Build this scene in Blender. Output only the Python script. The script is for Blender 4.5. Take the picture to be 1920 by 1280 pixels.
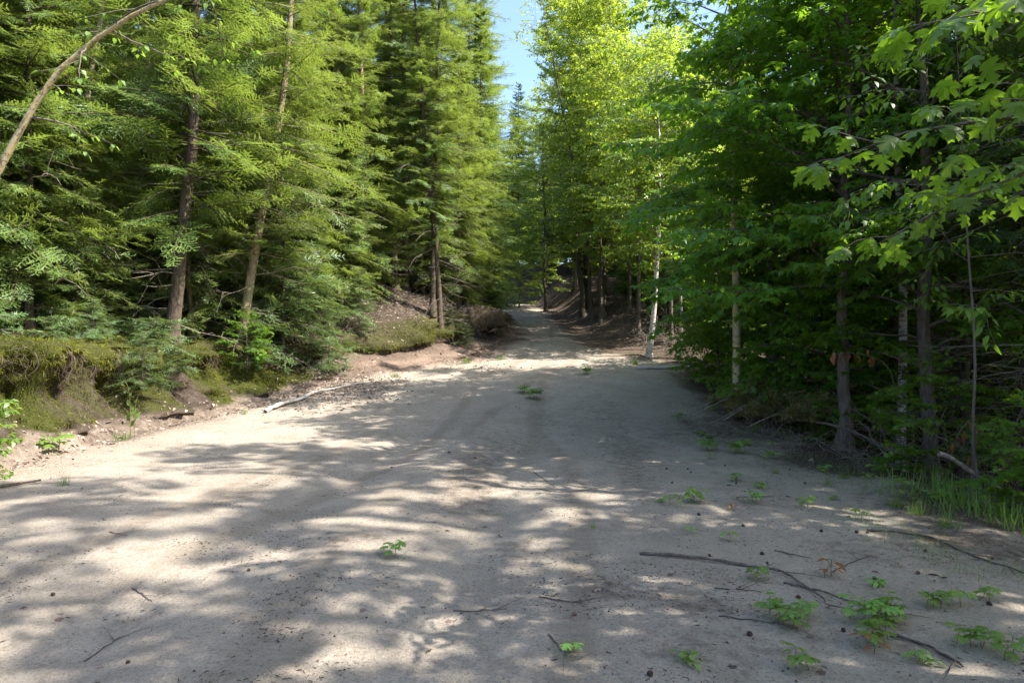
import bpy, math
import numpy as np
from mathutils import Vector

# ------------------------------------------------------------------ camera, sky, sun, exposure
for o in list(bpy.data.objects):
    bpy.data.objects.remove(o)
SC = bpy.context.scene
COL = SC.collection
RAD = math.radians

cam_d = bpy.data.cameras.new("camera")
cam_d.sensor_width = 36.0
cam_d.lens = 24.0
cam_d.clip_start = 0.05
cam_d.clip_end = 2000.0
cam = bpy.data.objects.new("camera", cam_d)
cam.location = (0, 0, 1.6)
cam.rotation_euler = (RAD(90), 0, 0)
COL.objects.link(cam)
SC.camera = cam

SUN_EL, SUN_AZ = 50.0, 104.0        # azimuth clockwise from straight ahead
SUN_STRENGTH, SKY_STRENGTH, EXPOSURE = 5.0, 0.15, 1.62

world = bpy.data.worlds.new("World")
SC.world = world
world.use_nodes = True
wn = world.node_tree
bg = wn.nodes["Background"]
sky = wn.nodes.new("ShaderNodeTexSky")
sky.sky_type = 'NISHITA'
sky.sun_disc = False
sky.sun_elevation = RAD(SUN_EL)
sky.sun_rotation = RAD(SUN_AZ)
sky.air_density = 1.0
sky.dust_density = 2.7
sky.ozone_density = 4.0
wn.links.new(sky.outputs[0], bg.inputs[0])
bg.inputs[1].default_value = SKY_STRENGTH

sun_d = bpy.data.lights.new("sun", 'SUN')
sun_d.energy = SUN_STRENGTH
sun_d.angle = RAD(0.55)
sun_d.color = (1.0, 0.955, 0.89)
sun = bpy.data.objects.new("sun", sun_d)
ce = math.cos(RAD(SUN_EL))
SUNV = Vector((math.sin(RAD(SUN_AZ)) * ce, math.cos(RAD(SUN_AZ)) * ce, math.sin(RAD(SUN_EL))))
sun.rotation_euler = SUNV.to_track_quat('Z', 'Y').to_euler()
sun.location = SUNV * 60
COL.objects.link(sun)

SC.view_settings.view_transform = 'Standard'
SC.view_settings.look = 'None'
SC.view_settings.exposure = EXPOSURE
SC.view_settings.gamma = 1.0
SC.view_settings.use_curve_mapping = False
SC.render.engine = 'CYCLES'
cy = SC.cycles
cy.max_bounces = 8
cy.diffuse_bounces = 5
cy.glossy_bounces = 2
cy.transmission_bounces = 5
cy.transparent_max_bounces = 6
cy.caustics_reflective = False
cy.caustics_refractive = False
cy.use_denoising = True
cy.denoising_prefilter = 'NONE'
cy.use_adaptive_sampling = True
cy.adaptive_threshold = 0.015

# ------------------------------------------------------------------ helpers
def rng(seed):
    return np.random.default_rng(seed)

def _hash(ix, iy, seed):
    h = (ix.astype(np.int64) * 374761393 + iy.astype(np.int64) * 668265263 + seed * 974634777) & 0xFFFFFFFF
    h = ((h ^ (h >> 13)) * 1274126177) & 0xFFFFFFFF
    return ((h ^ (h >> 16)) & 0xFFFFFF) / float(0xFFFFFF)

def vnoise(x, y, seed=0):
    x = np.asarray(x, float); y = np.asarray(y, float)
    x0 = np.floor(x); y0 = np.floor(y)
    fx = x - x0; fy = y - y0
    fx = fx * fx * (3 - 2 * fx); fy = fy * fy * (3 - 2 * fy)
    a = _hash(x0, y0, seed); b = _hash(x0 + 1, y0, seed)
    c = _hash(x0, y0 + 1, seed); d = _hash(x0 + 1, y0 + 1, seed)
    return (a * (1 - fx) + b * fx) * (1 - fy) + (c * (1 - fx) + d * fx) * fy

def fbm(x, y, seed=0, octv=4):
    s = 0; a = 0.5; t = 0
    for i in range(octv):
        s = s + a * vnoise(x, y, seed + i * 17); t += a
        x = np.asarray(x) * 2.03 + 11.3; y = np.asarray(y) * 2.03 + 5.7; a *= 0.5
    return s / t

def sstep(a, b, x):
    t = np.clip((np.asarray(x, float) - a) / (b - a), 0, 1)
    return t * t * (3 - 2 * t)

class MB:
    """collects triangles / quads with a per-vertex random value and a material slot"""
    def __init__(self):
        self.V = []; self.R = []; self.F3 = []; self.F4 = []; self.M3 = []; self.M4 = []; self.n = 0
    def add(self, V, F, mat=0, rnd=None):
        V = np.asarray(V, float).reshape(-1, 3); F = np.asarray(F, np.int64)
        if len(V) == 0 or len(F) == 0: return
        self.V.append(V)
        self.R.append(np.full(len(V), 0.5) if rnd is None else np.broadcast_to(np.asarray(rnd, float), (len(V),)))
        if F.shape[1] == 3:
            self.F3.append(F + self.n); self.M3.append(np.full(len(F), mat, np.int32))
        else:
            self.F4.append(F + self.n); self.M4.append(np.full(len(F), mat, np.int32))
        self.n += len(V)
    def mesh(self, name, mats, smooth=False):
        me = bpy.data.meshes.new(name)
        V = np.concatenate(self.V)
        n3 = sum(len(f) for f in self.F3); n4 = sum(len(f) for f in self.F4)
        loops = np.concatenate([f.ravel() for f in self.F3] + [f.ravel() for f in self.F4]).astype(np.int32)
        starts = np.concatenate([np.arange(n3) * 3, n3 * 3 + np.arange(n4) * 4]).astype(np.int32)
        me.vertices.add(len(V)); me.vertices.foreach_set("co", V.astype(np.float32).ravel())
        me.loops.add(len(loops)); me.loops.foreach_set("vertex_index", loops)
        me.polygons.add(n3 + n4); me.polygons.foreach_set("loop_start", starts)
        me.polygons.foreach_set("material_index", np.concatenate(self.M3 + self.M4).astype(np.int32))
        if smooth:
            me.polygons.foreach_set("use_smooth", np.ones(n3 + n4, bool))
        at = me.attributes.new("rnd", 'FLOAT', 'POINT')
        at.data.foreach_set("value", np.concatenate(self.R).astype(np.float32))
        for m in (mats if isinstance(mats, (list, tuple)) else [mats]):
            me.materials.append(m)
        me.update(calc_edges=True)
        return me

def unit(v):
    v = np.asarray(v, float)
    return v / np.maximum(np.linalg.norm(v, axis=-1, keepdims=True), 1e-9)

def tube(path, rad, k=6, cap=True):
    P = np.asarray(path, float); n = len(P)
    r = np.broadcast_to(np.asarray(rad, float), (n,))
    T = unit(np.gradient(P, axis=0))
    ref = np.array([0.31, 0.95, 0.0]) if abs(T[n // 2][2]) > 0.8 else np.array([0, 0, 1.0])
    A = unit(np.cross(T, ref)); B = np.cross(T, A)
    an = np.linspace(0, 2 * np.pi, k, endpoint=False)
    V = P[:, None, :] + r[:, None, None] * (np.cos(an)[None, :, None] * A[:, None, :] + np.sin(an)[None, :, None] * B[:, None, :])
    i = np.arange(n - 1)[:, None] * k; j = np.arange(k)[None, :]; jn = (j + 1) % k
    F = np.stack([i + j, i + jn, i + k + jn, i + k + j], -1).reshape(-1, 4)
    return V.reshape(-1, 3), F

def lerp_path(pts, n):
    """smooth polyline through control points"""
    P = np.asarray(pts, float)
    t = np.linspace(0, len(P) - 1, n)
    i = np.clip(np.floor(t).astype(int), 0, len(P) - 2); f = (t - i)[:, None]
    p0 = P[np.maximum(i - 1, 0)]; p1 = P[i]; p2 = P[i + 1]; p3 = P[np.minimum(i + 2, len(P) - 1)]
    return 0.5 * ((2 * p1) + (-p0 + p2) * f + (2 * p0 - 5 * p1 + 4 * p2 - p3) * f ** 2 + (-p0 + 3 * p1 - 3 * p2 + p3) * f ** 3)

def place_leaves(mb, tmpl, P, D, N, S, rnd, mat=0):
    """copies a small template (x across, y along, z normal) to every leaf frame"""
    TV, TF = tmpl
    P = np.asarray(P, float); D = unit(D); N = np.asarray(N, float)
    N = unit(N - (N * D).sum(-1, keepdims=True) * D); X = np.cross(D, N)
    S = np.broadcast_to(np.asarray(S, float), (len(P),))
    V = P[:, None] + S[:, None, None] * (TV[None, :, 0:1] * X[:, None] + TV[None, :, 1:2] * D[:, None] + TV[None, :, 2:3] * N[:, None])
    F = TF[None] + (np.arange(len(P)) * len(TV))[:, None, None]
    mb.add(V.reshape(-1, 3), F.reshape(-1, TF.shape[1]), mat, np.repeat(rnd, len(TV)))

# leaf shapes -------------------------------------------------------
def fan(outline, c):
    V = np.vstack([np.array([c]), np.array(outline, float)])
    n = len(outline)
    F = np.array([[0, 1 + i, 1 + (i + 1) % n] for i in range(n)])
    return V, F

def mirror(right, top):
    r = [np.array(p, float) for p in right]
    l = [np.array((-p[0], p[1], p[2])) for p in r[::-1] if p[0] > 1e-6]
    return r + [np.array(top, float)] + l

MAPLE = fan(mirror([(0, 0, 0), (.40, .06, -.10), (.27, .25, .02), (.56, .52, -.12), (.22, .55, .02)], (0, 1, -.16)), (0, .36, 0.03))
MAPLE_FINE = fan(mirror([(0, 0, 0), (.14, .0, 0), (.40, .04, -.08), (.34, .14, -.04), (.45, .20, -.08), (.22, .28, .02), (.38, .40, -.03),
                         (.58, .50, -.14), (.47, .58, -.10), (.45, .70, -.12), (.30, .62, -.03), (.17, .60, .02), (.22, .76, -.05),
                         (.30, .84, -.10), (.12, .88, -.10)], (0, 1.05, -.2)), (0, .36, 0.03))
GRASSB = (np.array([(-.018, 0, 0), (.018, 0, 0), (0.012, .6, .05), (0, 1, -.06), (-.012, .6, .05)], float), np.array([(0, 1, 2), (0, 2, 4), (4, 2, 3)]))
def ovate(w, fold=.10, droop=-.12):
    V = np.array([(0, 0, 0), (w, .32, fold), (w * .72, .66, fold * .4 + droop * .4), (0, 1, droop), (-w * .72, .66, fold * .4 + droop * .4), (-w, .32, fold), (0, .45, 0.0)])
    F = np.array([(0, 1, 6), (1, 2, 6), (2, 3, 6), (3, 4, 6), (4, 5, 6), (5, 0, 6)])
    return V, F
OVATE = ovate(.30)
BEECH = ovate(.24, .06, -.2)
DIAMOND = (np.array([(0, 0, 0), (.34, .42, .06), (0, 1, -.1), (-.34, .42, .06)], float), np.array([(0, 1, 2), (0, 2, 3)]))
def feather(m, w=.16):
    V = []; F = []
    for i in range(m):
        s = .05 + .85 * i / m; tp = 1 - .55 * (i / m)
        for sg in (-1, 1):
            b = len(V)
            V += [(0, s, 0), (0, s + .9 / m, 0), (sg * w * tp, s + .62 / m + .10, -.03)]
            F.append((b, b + 1, b + 2) if sg < 0 else (b, b + 2, b + 1))
    b = len(V); V += [(-w * .25, .84, 0), (w * .25, .84, 0), (0, 1.05, -.03)]; F.append((b, b + 1, b + 2))
    return np.array(V, float), np.array(F)
FEATHER = feather(3, .19)
BLADE = (np.array([(-.04, 0, 0), (.04, 0, 0), (0.02, .6, .05), (0, 1, -.02)], float), np.array([(0, 1, 2), (0, 2, 3)]))

# ------------------------------------------------------------------ materials
def new_mat(name):
    m = bpy.data.materials.new(name); m.use_nodes = True
    nt = m.node_tree; nt.nodes.clear()
    out = nt.nodes.new("ShaderNodeOutputMaterial")
    return m, nt, out
def node(nt, t, **kw):
    n = nt.nodes.new(t)
    for k, v in kw.items(): setattr(n, k, v)
    return n
def ramp(nt, fac, stops, interp='LINEAR'):
    n = nt.nodes.new("ShaderNodeValToRGB"); cr = n.color_ramp; cr.interpolation = interp
    while len(cr.elements) < len(stops): cr.elements.new(0.5)
    for e, (p, c) in zip(cr.elements, stops):
        e.position = p; e.color = (*c, 1) if len(c) == 3 else c
    nt.links.new(fac, n.inputs[0]); return n.outputs[0]
def mixc(nt, fac, a, b, mode='MIX'):
    n = nt.nodes.new("ShaderNodeMix"); n.data_type = 'RGBA'; n.blend_type = mode
    for sock, v in ((n.inputs[0], fac), (n.inputs[6], a), (n.inputs[7], b)):
        if hasattr(v, 'is_linked'): nt.links.new(v, sock)
        elif isinstance(v, tuple): sock.default_value = (*v, 1)
        else: sock.default_value = v
    return n.outputs[2]
def mathn(nt, op, a, b=None, c=None, clamp=False):
    n = nt.nodes.new("ShaderNodeMath"); n.operation = op; n.use_clamp = clamp
    for i, v in enumerate((a, b, c)):
        if v is None: continue
        if hasattr(v, 'is_linked'): nt.links.new(v, n.inputs[i])
        else: n.inputs[i].default_value = v
    return n.outputs[0]
def noise(nt, scale, detail=4, rough=.55, vec=None, dist=0):
    n = nt.nodes.new("ShaderNodeTexNoise"); n.inputs['Scale'].default_value = scale
    n.inputs['Detail'].default_value = detail; n.inputs['Roughness'].default_value = rough
    n.inputs['Distortion'].default_value = dist
    if vec is not None: nt.links.new(vec, n.inputs['Vector'])
    return n.outputs['Fac']
def objco(nt, sc=(1, 1, 1)):
    t = nt.nodes.new("ShaderNodeTexCoord"); m = nt.nodes.new("ShaderNodeMapping"); m.inputs['Scale'].default_value = sc
    nt.links.new(t.outputs['Object'], m.inputs['Vector']); return m.outputs['Vector']
def attr(nt, name):
    n = nt.nodes.new("ShaderNodeAttribute"); n.attribute_name = name; return n.outputs['Fac']
def bump(nt, h, strength, dist):
    n = nt.nodes.new("ShaderNodeBump"); n.inputs['Strength'].default_value = strength; n.inputs['Distance'].default_value = dist
    nt.links.new(h, n.inputs['Height']); return n.outputs['Normal']

def leaf_mat(name, dark, light, trans, tfac=.4, rough=.5, spec=.35, vary=.25):
    m, nt, out = new_mat(name)
    r = attr(nt, "rnd")
    oi = node(nt, "ShaderNodeObjectInfo").outputs['Random']
    mid = tuple((a + b) / 2 for a, b in zip(dark, light))
    col = ramp(nt, r, [(0, dark), (.5, mid), (1, light)])
    hs = node(nt, "ShaderNodeHueSaturation")
    nt.links.new(col, hs.inputs['Color'])
    nt.links.new(mathn(nt, 'MULTIPLY_ADD', oi, .03, .485), hs.inputs['Hue'])
    nt.links.new(mathn(nt, 'MULTIPLY_ADD', oi, vary * 2, 1 - vary), hs.inputs['Value'])
    b = node(nt, "ShaderNodeBsdfPrincipled")
    nt.links.new(hs.outputs[0], b.inputs['Base Color'])
    b.inputs['Roughness'].default_value = rough
    b.inputs['Specular IOR Level'].default_value = spec
    t = node(nt, "ShaderNodeBsdfTranslucent")
    tc = mixc(nt, r, tuple(c * .8 for c in trans), trans)
    nt.links.new(tc, t.inputs['Color'])
    mx = node(nt, "ShaderNodeMixShader"); mx.inputs[0].default_value = tfac
    nt.links.new(b.outputs[0], mx.inputs[1]); nt.links.new(t.outputs[0], mx.inputs[2])
    nt.links.new(mx.outputs[0], out.inputs[0])
    return m

def plain_mat(name, ca, cb, scale=8, rough=.85, bmp=.4, bd=.01, sc=(1, 1, 1), detail=5):
    m, nt, out = new_mat(name)
    v = objco(nt, sc)
    n = noise(nt, scale, detail, .6, v)
    col = ramp(nt, n, [(.3, ca), (.7, cb)])
    b = node(nt, "ShaderNodeBsdfPrincipled"); b.inputs['Roughness'].default_value = rough
    b.inputs['Specular IOR Level'].default_value = .25
    oi = node(nt, "ShaderNodeObjectInfo").outputs['Random']
    hs = node(nt, "ShaderNodeHueSaturation"); nt.links.new(col, hs.inputs['Color'])
    nt.links.new(mathn(nt, 'MULTIPLY_ADD', oi, .5, .75), hs.inputs['Value'])
    nt.links.new(hs.outputs[0], b.inputs['Base Color'])
    nt.links.new(bump(nt, n, bmp, bd), b.inputs['Normal'])
    nt.links.new(b.outputs[0], out.inputs[0])
    return m

def bark_mat(name, ca, cb, moss=None, mossamt=.35):
    m, nt, out = new_mat(name)
    n1 = noise(nt, 22, 6, .65, objco(nt, (1, 1, .22)), .4)
    n2 = noise(nt, 3.0, 3, .6, objco(nt, (1, 1, .6)))
    col = ramp(nt, n1, [(.28, ca), (.62, cb), (.8, tuple(min(1, c * 1.35) for c in cb))])
    if moss: col = mixc(nt, ramp(nt, n2, [(.5, (0, 0, 0)), (.68, (mossamt,) * 3)]), col, moss)
    b = node(nt, "ShaderNodeBsdfPrincipled"); b.inputs['Roughness'].default_value = .9
    b.inputs['Specular IOR Level'].default_value = .2
    nt.links.new(col, b.inputs['Base Color'])
    nt.links.new(bump(nt, n1, .8, .03), b.inputs['Normal'])
    nt.links.new(b.outputs[0], out.inputs[0])
    return m

def birch_mat(name, white, dark, yellow=None, lo=.53, sc=5, zs=5):
    m, nt, out = new_mat(name)
    n1 = noise(nt, sc, 6, .75, objco(nt, (1.3, 1.3, zs)), .4)
    n2 = noise(nt, 4, 4, .6, objco(nt, (1, 1, 1)))
    n3 = noise(nt, 30, 4, .6, objco(nt, (1, 1, 2)))
    base = mixc(nt, n3, white, tuple(c * .72 for c in white))
    if yellow: base = mixc(nt, ramp(nt, n2, [(.4, (0, 0, 0)), (.65, (.85,) * 3)]), base, yellow)
    dk = mathn(nt, 'MULTIPLY', ramp(nt, n1, [(lo, (0, 0, 0)), (lo + .08, (1, 1, 1))]), .85)
    col = mixc(nt, dk, base, dark)
    b = node(nt, "ShaderNodeBsdfPrincipled"); b.inputs['Roughness'].default_value = .75
    b.inputs['Specular IOR Level'].default_value = .25
    nt.links.new(col, b.inputs['Base Color'])
    nt.links.new(bump(nt, n1, .35, .01), b.inputs['Normal'])
    nt.links.new(b.outputs[0], out.inputs[0])
    return m

M = {}
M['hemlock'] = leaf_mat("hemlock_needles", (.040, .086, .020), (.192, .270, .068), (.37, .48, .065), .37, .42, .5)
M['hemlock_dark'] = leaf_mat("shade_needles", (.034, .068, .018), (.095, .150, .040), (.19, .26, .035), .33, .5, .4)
M['fir'] = leaf_mat("fir_needles", (.055, .105, .030), (.155, .235, .085), (.24, .34, .06), .33, .38, .6)
M['maple'] = leaf_mat("maple_leaves", (.054, .128, .015), (.118, .225, .028), (.32, .54, .025), .48, .45, .45)
M['young'] = leaf_mat("pale_leaves", (.085, .17, .025), (.16, .28, .045), (.35, .52, .05), .45, .42, .5)
M['birch_leaf'] = leaf_mat("birch_leaves", (.090, .175, .022), (.195, .285, .042), (.50, .62, .05), .47, .32, .7)
M['seedling'] = leaf_mat("seedling_leaves", (.10, .20, .03), (.22, .36, .08), (.35, .52, .07), .42, .45, .5)
M['grass'] = leaf_mat("grass_blades", (.07, .14, .025), (.17, .26, .05), (.25, .38, .05), .4, .5, .4)
M['moss'] = leaf_mat("moss_fibres", (.036, .046, .008), (.26, .262, .030), (.28, .27, .02), .25, .9, .1)
M['deadleaf'] = leaf_mat("dead_orange_leaves", (.20, .09, .03), (.42, .22, .08), (.40, .20, .06), .35, .7, .2)
M['palelitter'] = leaf_mat("dry_fallen_leaves", (.10, .065, .045), (.46, .36, .29), (.2, .14, .1), .15, .8, .2)
M['pineold'] = leaf_mat("fading_pine_needles", (.11, .115, .035), (.27, .24, .085), (.22, .20, .06), .28, .6, .3)
M['bark'] = bark_mat("conifer_bark", (.032, .024, .018), (.115, .085, .062), (.10, .11, .03))
M['barkgrey'] = bark_mat("grey_bark", (.055, .045, .036), (.16, .13, .105), (.09, .11, .04))
M['barklight'] = bark_mat("tan_bark", (.12, .09, .05), (.30, .24, .14), (.15, .17, .05), .5)
M['birch'] = birch_mat("white_birch_bark", (.60, .55, .49), (.06, .048, .04), None, .50)
M['birchy'] = birch_mat("yellow_birch_bark", (.50, .43, .28), (.10, .065, .035), (.42, .33, .13), .555)
M['twig'] = plain_mat("dry_twig", (.10, .075, .055), (.30, .25, .20), 20, .9, .3, .005)
M['twigdark'] = plain_mat("dark_twig", (.050, .038, .031), (.15, .12, .098), 25, .85, .3, .005)
M['rootlet'] = plain_mat("rootlet", (.05, .036, .026), (.15, .115, .085), 20, .9, .3, .005)
M['stem'] = plain_mat("green_stem", (.10, .10, .03), (.20, .17, .06), 20)
M['cone'] = plain_mat("pine_cone_scales", (.045, .030, .021), (.15, .10, .07), 60)
M['stone'] = plain_mat("granite_grit", (.15, .125, .10), (.36, .32, .27), 30)
M['spotted'] = birch_mat("spotted_tan_bark", (.48, .40, .24), (.09, .055, .03), (.38, .28, .11), .52, 17, 1)
M['log'] = birch_mat("weathered_birch_log", (.58, .52, .46), (.16, .11, .08))
M['bits'] = leaf_mat("forest_bits", (.018, .013, .010), (.10, .07, .05), (.02, .02, .02), .05, .9, .1)

# ground -----------------------------------------------------------
def ground_mat(name, kind):
    m, nt, out = new_mat(name)
    v = objco(nt)
    big = noise(nt, 1.3, 5, .6, v, .3)
    mid = noise(nt, 9, 5, .65, v)
    fine = noise(nt, 90, 3, .7, v)
    grain = noise(nt, 330, 2, .7, v)
    sand = ramp(nt, big, [(.3, (.215, .173, .124)), (.52, (.345, .287, .212)), (.75, (.43, .366, .277))])
    sand = mixc(nt, .55, sand, ramp(nt, grain, [(.33, (.15, .125, .10)), (.5, (.36, .31, .25)), (.68, (.62, .56, .48))]))
    sand = mixc(nt, mathn(nt, 'MULTIPLY', attr(nt, "tan"), .92), sand, mixc(nt, mid, (.12, .078, .058), (.30, .21, .155)))
    sand = mixc(nt, .75, sand, ramp(nt, noise(nt, 48, 4, .75, v), [(.30, (.30, .28, .26)), (.47, (.95, .95, .95)), (.7, (1.2, 1.2, 1.2))]), 'MULTIPLY')
    sand = mixc(nt, ramp(nt, noise(nt, 4.5, 6, .7, v, .6), [(.52, (0, 0, 0)), (.70, (.55,) * 3)]), sand, (.20, .165, .115))
    vo = node(nt, "ShaderNodeTexVoronoi"); vo.inputs['Scale'].default_value = 55
    nt.links.new(v, vo.inputs['Vector'])
    spot = ramp(nt, vo.outputs['Distance'], [(.10, (1, 1, 1)), (.17, (0, 0, 0))])
    vc = node(nt, "ShaderNodeSeparateColor"); nt.links.new(vo.outputs['Color'], vc.inputs[0])
    pick = mathn(nt, 'GREATER_THAN', vc.outputs[0], .80)
    sand = mixc(nt, mathn(nt, 'MULTIPLY', mathn(nt, 'MULTIPLY', spot, pick), .8), sand, (.045, .035, .03))
    sand = mixc(nt, mathn(nt, 'MULTIPLY', attr(nt, 'track'), .42), sand, (.20, .16, .115))
    litter = ramp(nt, fine, [(.3, (.028, .020, .015)), (.5, (.085, .062, .046)), (.72, (.22, .165, .125))])
    lit_f = mathn(nt, 'MULTIPLY_ADD', mid, 2.0, -1.0)
    lit_f = mathn(nt, 'ADD', lit_f, mathn(nt, 'MULTIPLY_ADD', fine, .9, -.45))
    lit_f = mathn(nt, 'ADD', mathn(nt, 'MULTIPLY_ADD', attr(nt, "litter"), 2.0, -.5), lit_f)
    lit_f = mathn(nt, 'ADD', lit_f, 0.0, clamp=True)
    col = mixc(nt, lit_f, sand, litter)
    soil = ramp(nt, mathn(nt, 'MULTIPLY_ADD', mid, .6, mathn(nt, 'MULTIPLY', fine, .4)), [(.32, (.022, .016, .012)), (.5, (.055, .040, .030)), (.68, (.13, .105, .085))])
    col = mixc(nt, attr(nt, "soil"), col, soil)
    moss = ramp(nt, fine, [(.3, (.022, .026, .007)), (.6, (.060, .066, .013)), (.8, (.12, .115, .022))])
    mo_f = mathn(nt, 'ADD', mathn(nt, 'MULTIPLY_ADD', attr(nt, "moss"), 2.0, -.6), mathn(nt, 'MULTIPLY_ADD', mid, 1.6, -.8))
    mo_f = mathn(nt, 'ADD', mo_f, 0.0, clamp=True)
    col = mixc(nt, mo_f, col, moss)
    b = node(nt, "ShaderNodeBsdfPrincipled"); b.inputs['Roughness'].default_value = .95
    b.inputs['Specular IOR Level'].default_value = .12
    nt.links.new(col, b.inputs['Base Color'])
    wv = node(nt, "ShaderNodeTexWave"); wv.bands_direction = 'Y'; wv.inputs['Scale'].default_value = 2.6; wv.inputs['Distortion'].default_value = 1.2; wv.inputs['Detail'].default_value = 2
    nt.links.new(v, wv.inputs['Vector'])
    lug = mathn(nt, 'MULTIPLY', mathn(nt, 'MULTIPLY_ADD', wv.outputs['Fac'], .45, -.35), attr(nt, "track"))
    clod = noise(nt, 26, 4, .7, v, .5)
    mid = mathn(nt, 'ADD', mid, mathn(nt, 'ADD', lug, mathn(nt, 'MULTIPLY', clod, .55)))
    h = mathn(nt, 'ADD', mathn(nt, 'MULTIPLY', mid, .5), mathn(nt, 'ADD', mathn(nt, 'MULTIPLY', fine, .22), mathn(nt, 'MULTIPLY', grain, .10)))
    nt.links.new(bump(nt, h, 1.0, .06), b.inputs['Normal'])
    nt.links.new(b.outputs[0], out.inputs[0])
    return m
M['ground'] = ground_mat("sand_and_forest_floor", 0)

# ------------------------------------------------------------------ terrain
def XL(y): return np.interp(y, [-14, 0, 9, 11.4, 15, 17.5, 19.5, 21, 24, 27, 32, 39, 45, 50, 56, 75, 100],
                            [-7.6, -7.2, -6.7, -6.5, -5.5, -4.6, -2.7, -1.4, -.7, -.15, -.1, -.5, -1.5, -4.0, -10, -26, -46])
def XR(y): return np.interp(y, [-14, 0, 5.4, 9, 11, 13.3, 17, 19, 22, 24.5, 27, 33, 39, 45, 49, 53, 56, 62, 75, 100],
                            [3.4, 3.6, 4.0, 4.75, 4.8, 4.6, 4.8, 4.9, 4.3, 3.7, 3.4, 3.3, 3.1, 2.7, 2.0, .0, -3.5, -10, -22, -40])
def ZR(y): return np.interp(y, [-40, 10, 13, 15, 19, 22, 27, 39, 50, 56, 65, 80, 150], [0, 0, .15, .35, .86, 1.12, 1.65, 2.8, 4.3, 5.0, 5.6, 6, 8])
def HB(y): return np.interp(y, [-14, 0, 9, 13, 17, 20, 22, 24, 27, 35, 50], [1.6, 1.7, 1.62, 1.32, .88, .85, 1.25, 1.3, 1.05, .9, .8])
def RUN(y): return np.interp(y, [0, 9, 13, 16, 18, 19.5, 22, 25, 27, 40], [.8, .7, .8, 1.2, 1.9, 2.3, 1.5, .9, .6, .9])
def DR(y): return np.interp(y, [-14, 13, 16, 19, 22, 26, 32, 40, 48, 56], [-1.35, -1.2, -.7, -.1, .0, .35, .75, 1.1, 1.8, 2.4])
def TS(y): return np.interp(y, [8, 14, 17, 20, 23, 28, 45], [.15, .17, .22, .31, .37, .37, .30])
def SR(y): return np.interp(y, [0, 15, 19, 24, 30, 60], [-.11, -.08, -.02, .02, .05, .06])
def ground(x, y, rough=True):
    x = np.asarray(x, float); y = np.asarray(y, float)
    xl, xr, zr, hb, run = XL(y), XR(y), ZR(y), HB(y), RUN(y)
    z = zr.copy() if hasattr(zr, 'copy') else np.array(zr)
    t = xl - x
    top = np.maximum(t - run, 0)
    wl = sstep(15.5, 17.5, y) * (1 - sstep(26, 28, y))
    prof = (1 - wl) * sstep(-.15, run, t) + wl * (.58 * np.clip(t / (.84 * run), 0, 1) ** .85 + .42 * sstep(.80 * run, 1.0 * run, t))
    z = z + hb * prof + np.where(top > 0, TS(y) * np.minimum(top, 9) + .05 * np.maximum(top - 9, 0), 0)
    u = x - xr
    z = z + DR(y) * sstep(-.1, 2.6, u) + SR(y) * np.minimum(np.maximum(u - 1, 0), 40)
    c = (xl + xr) / 2
    road = sstep(.1, .8, x - xl) * sstep(.1, .8, xr - x)
    rut = np.exp(-((x - c - .2 - 1.0) / .33) ** 2) + np.exp(-((x - c - .2 + .9) / .33) ** 2)
    z = z - .036 * rut * road + .03 * road * np.exp(-((x - c - .2) / .5) ** 2)
    if rough:
        z = z + .09 * (fbm(x * .35, y * .35, 3, 3) - .5) + .018 * (fbm(x * 2.3, y * 2.3, 9, 4) - .5)
        z = z + (1 - road) * (.30 * (fbm(x * .8, y * .8, 21, 4) - .5))
    return z
def gz(x, y): return float(ground(np.array([float(x)]), np.array([float(y)]))[0])

def geo_steps(a, b, s0, g):
    out = [a]; s = s0
    while out[-1] < b: out.append(out[-1] + s); s *= g
    return out
rows = np.concatenate([np.arange(-14, 2.5, .5), np.arange(2.5, 12, .07), np.arange(12, 30, .11), np.arange(30, 60, .3), np.array(geo_steps(60, 700, .6, 1.08))])
NR = len(rows)
NROAD = 130
left_t = np.concatenate([np.linspace(0, 1, 22)[1:], 1 + np.array(geo_steps(.05, 14, .06, 1.035)), np.array([20, 32, 60, 120, 400])])
right_t = np.concatenate([np.linspace(0, 3, 46)[1:], np.array(geo_steps(3.1, 14, .12, 1.06)), np.array([18, 25, 40, 80, 150, 400])])
gx = np.zeros((NR, len(left_t) + NROAD + len(right_t)))
facef = np.zeros_like(gx)
for i, y in enumerate(rows):
    xl, xr, run = XL(y), XR(y), RUN(y)
    lt = np.where(left_t <= 1, left_t * run, run + (left_t - 1))
    gx[i] = np.concatenate([(xl - lt)[::-1], np.linspace(xl, xr, NROAD), xr + right_t])
    facef[i, :len(left_t)] = left_t[::-1]
gy = np.repeat(rows[:, None], gx.shape[1], 1)
gzv = ground(gx, gy)
# undercut bank: the mossy lip leans out over the eaten-away face
ov = np.interp(rows, [-14, 8, 17, 19, 26, 29], [.55, .55, .55, .72, .70, .1])[:, None]
scal = np.clip(.5 + 1.7 * (fbm(gy * 1.15, gx * 0.2, 41, 3) - .5), 0, 1)
ff = facef
lipb = np.exp(-((ff - .88) / .16) ** 2); rec = np.exp(-((ff - .42) / .24) ** 2)
lumps = fbm(gy * 2.6, gzv * 2.6, 77, 4) - .5
gx2 = gx + ov * lipb * (scal * 1.7 - .25) - ov * .9 * rec * (1.2 - scal) + np.where((ff > .05) & (ff < 1.3), lumps * .85, 0) * ov / .4
gzv = gzv + (gx2 == gx) * 0
gz2 = gzv + .30 * ov * np.exp(-((ff - 1.15) / .35) ** 2) * (scal - .35) - .25 * ov * lipb * scal + np.where((ff > .9) & (ff < 4), .22 * (fbm(gx * 1.6, gy * 1.6, 55, 3) - .5), 0) * ov / .5
track = np.zeros_like(gx)
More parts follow.
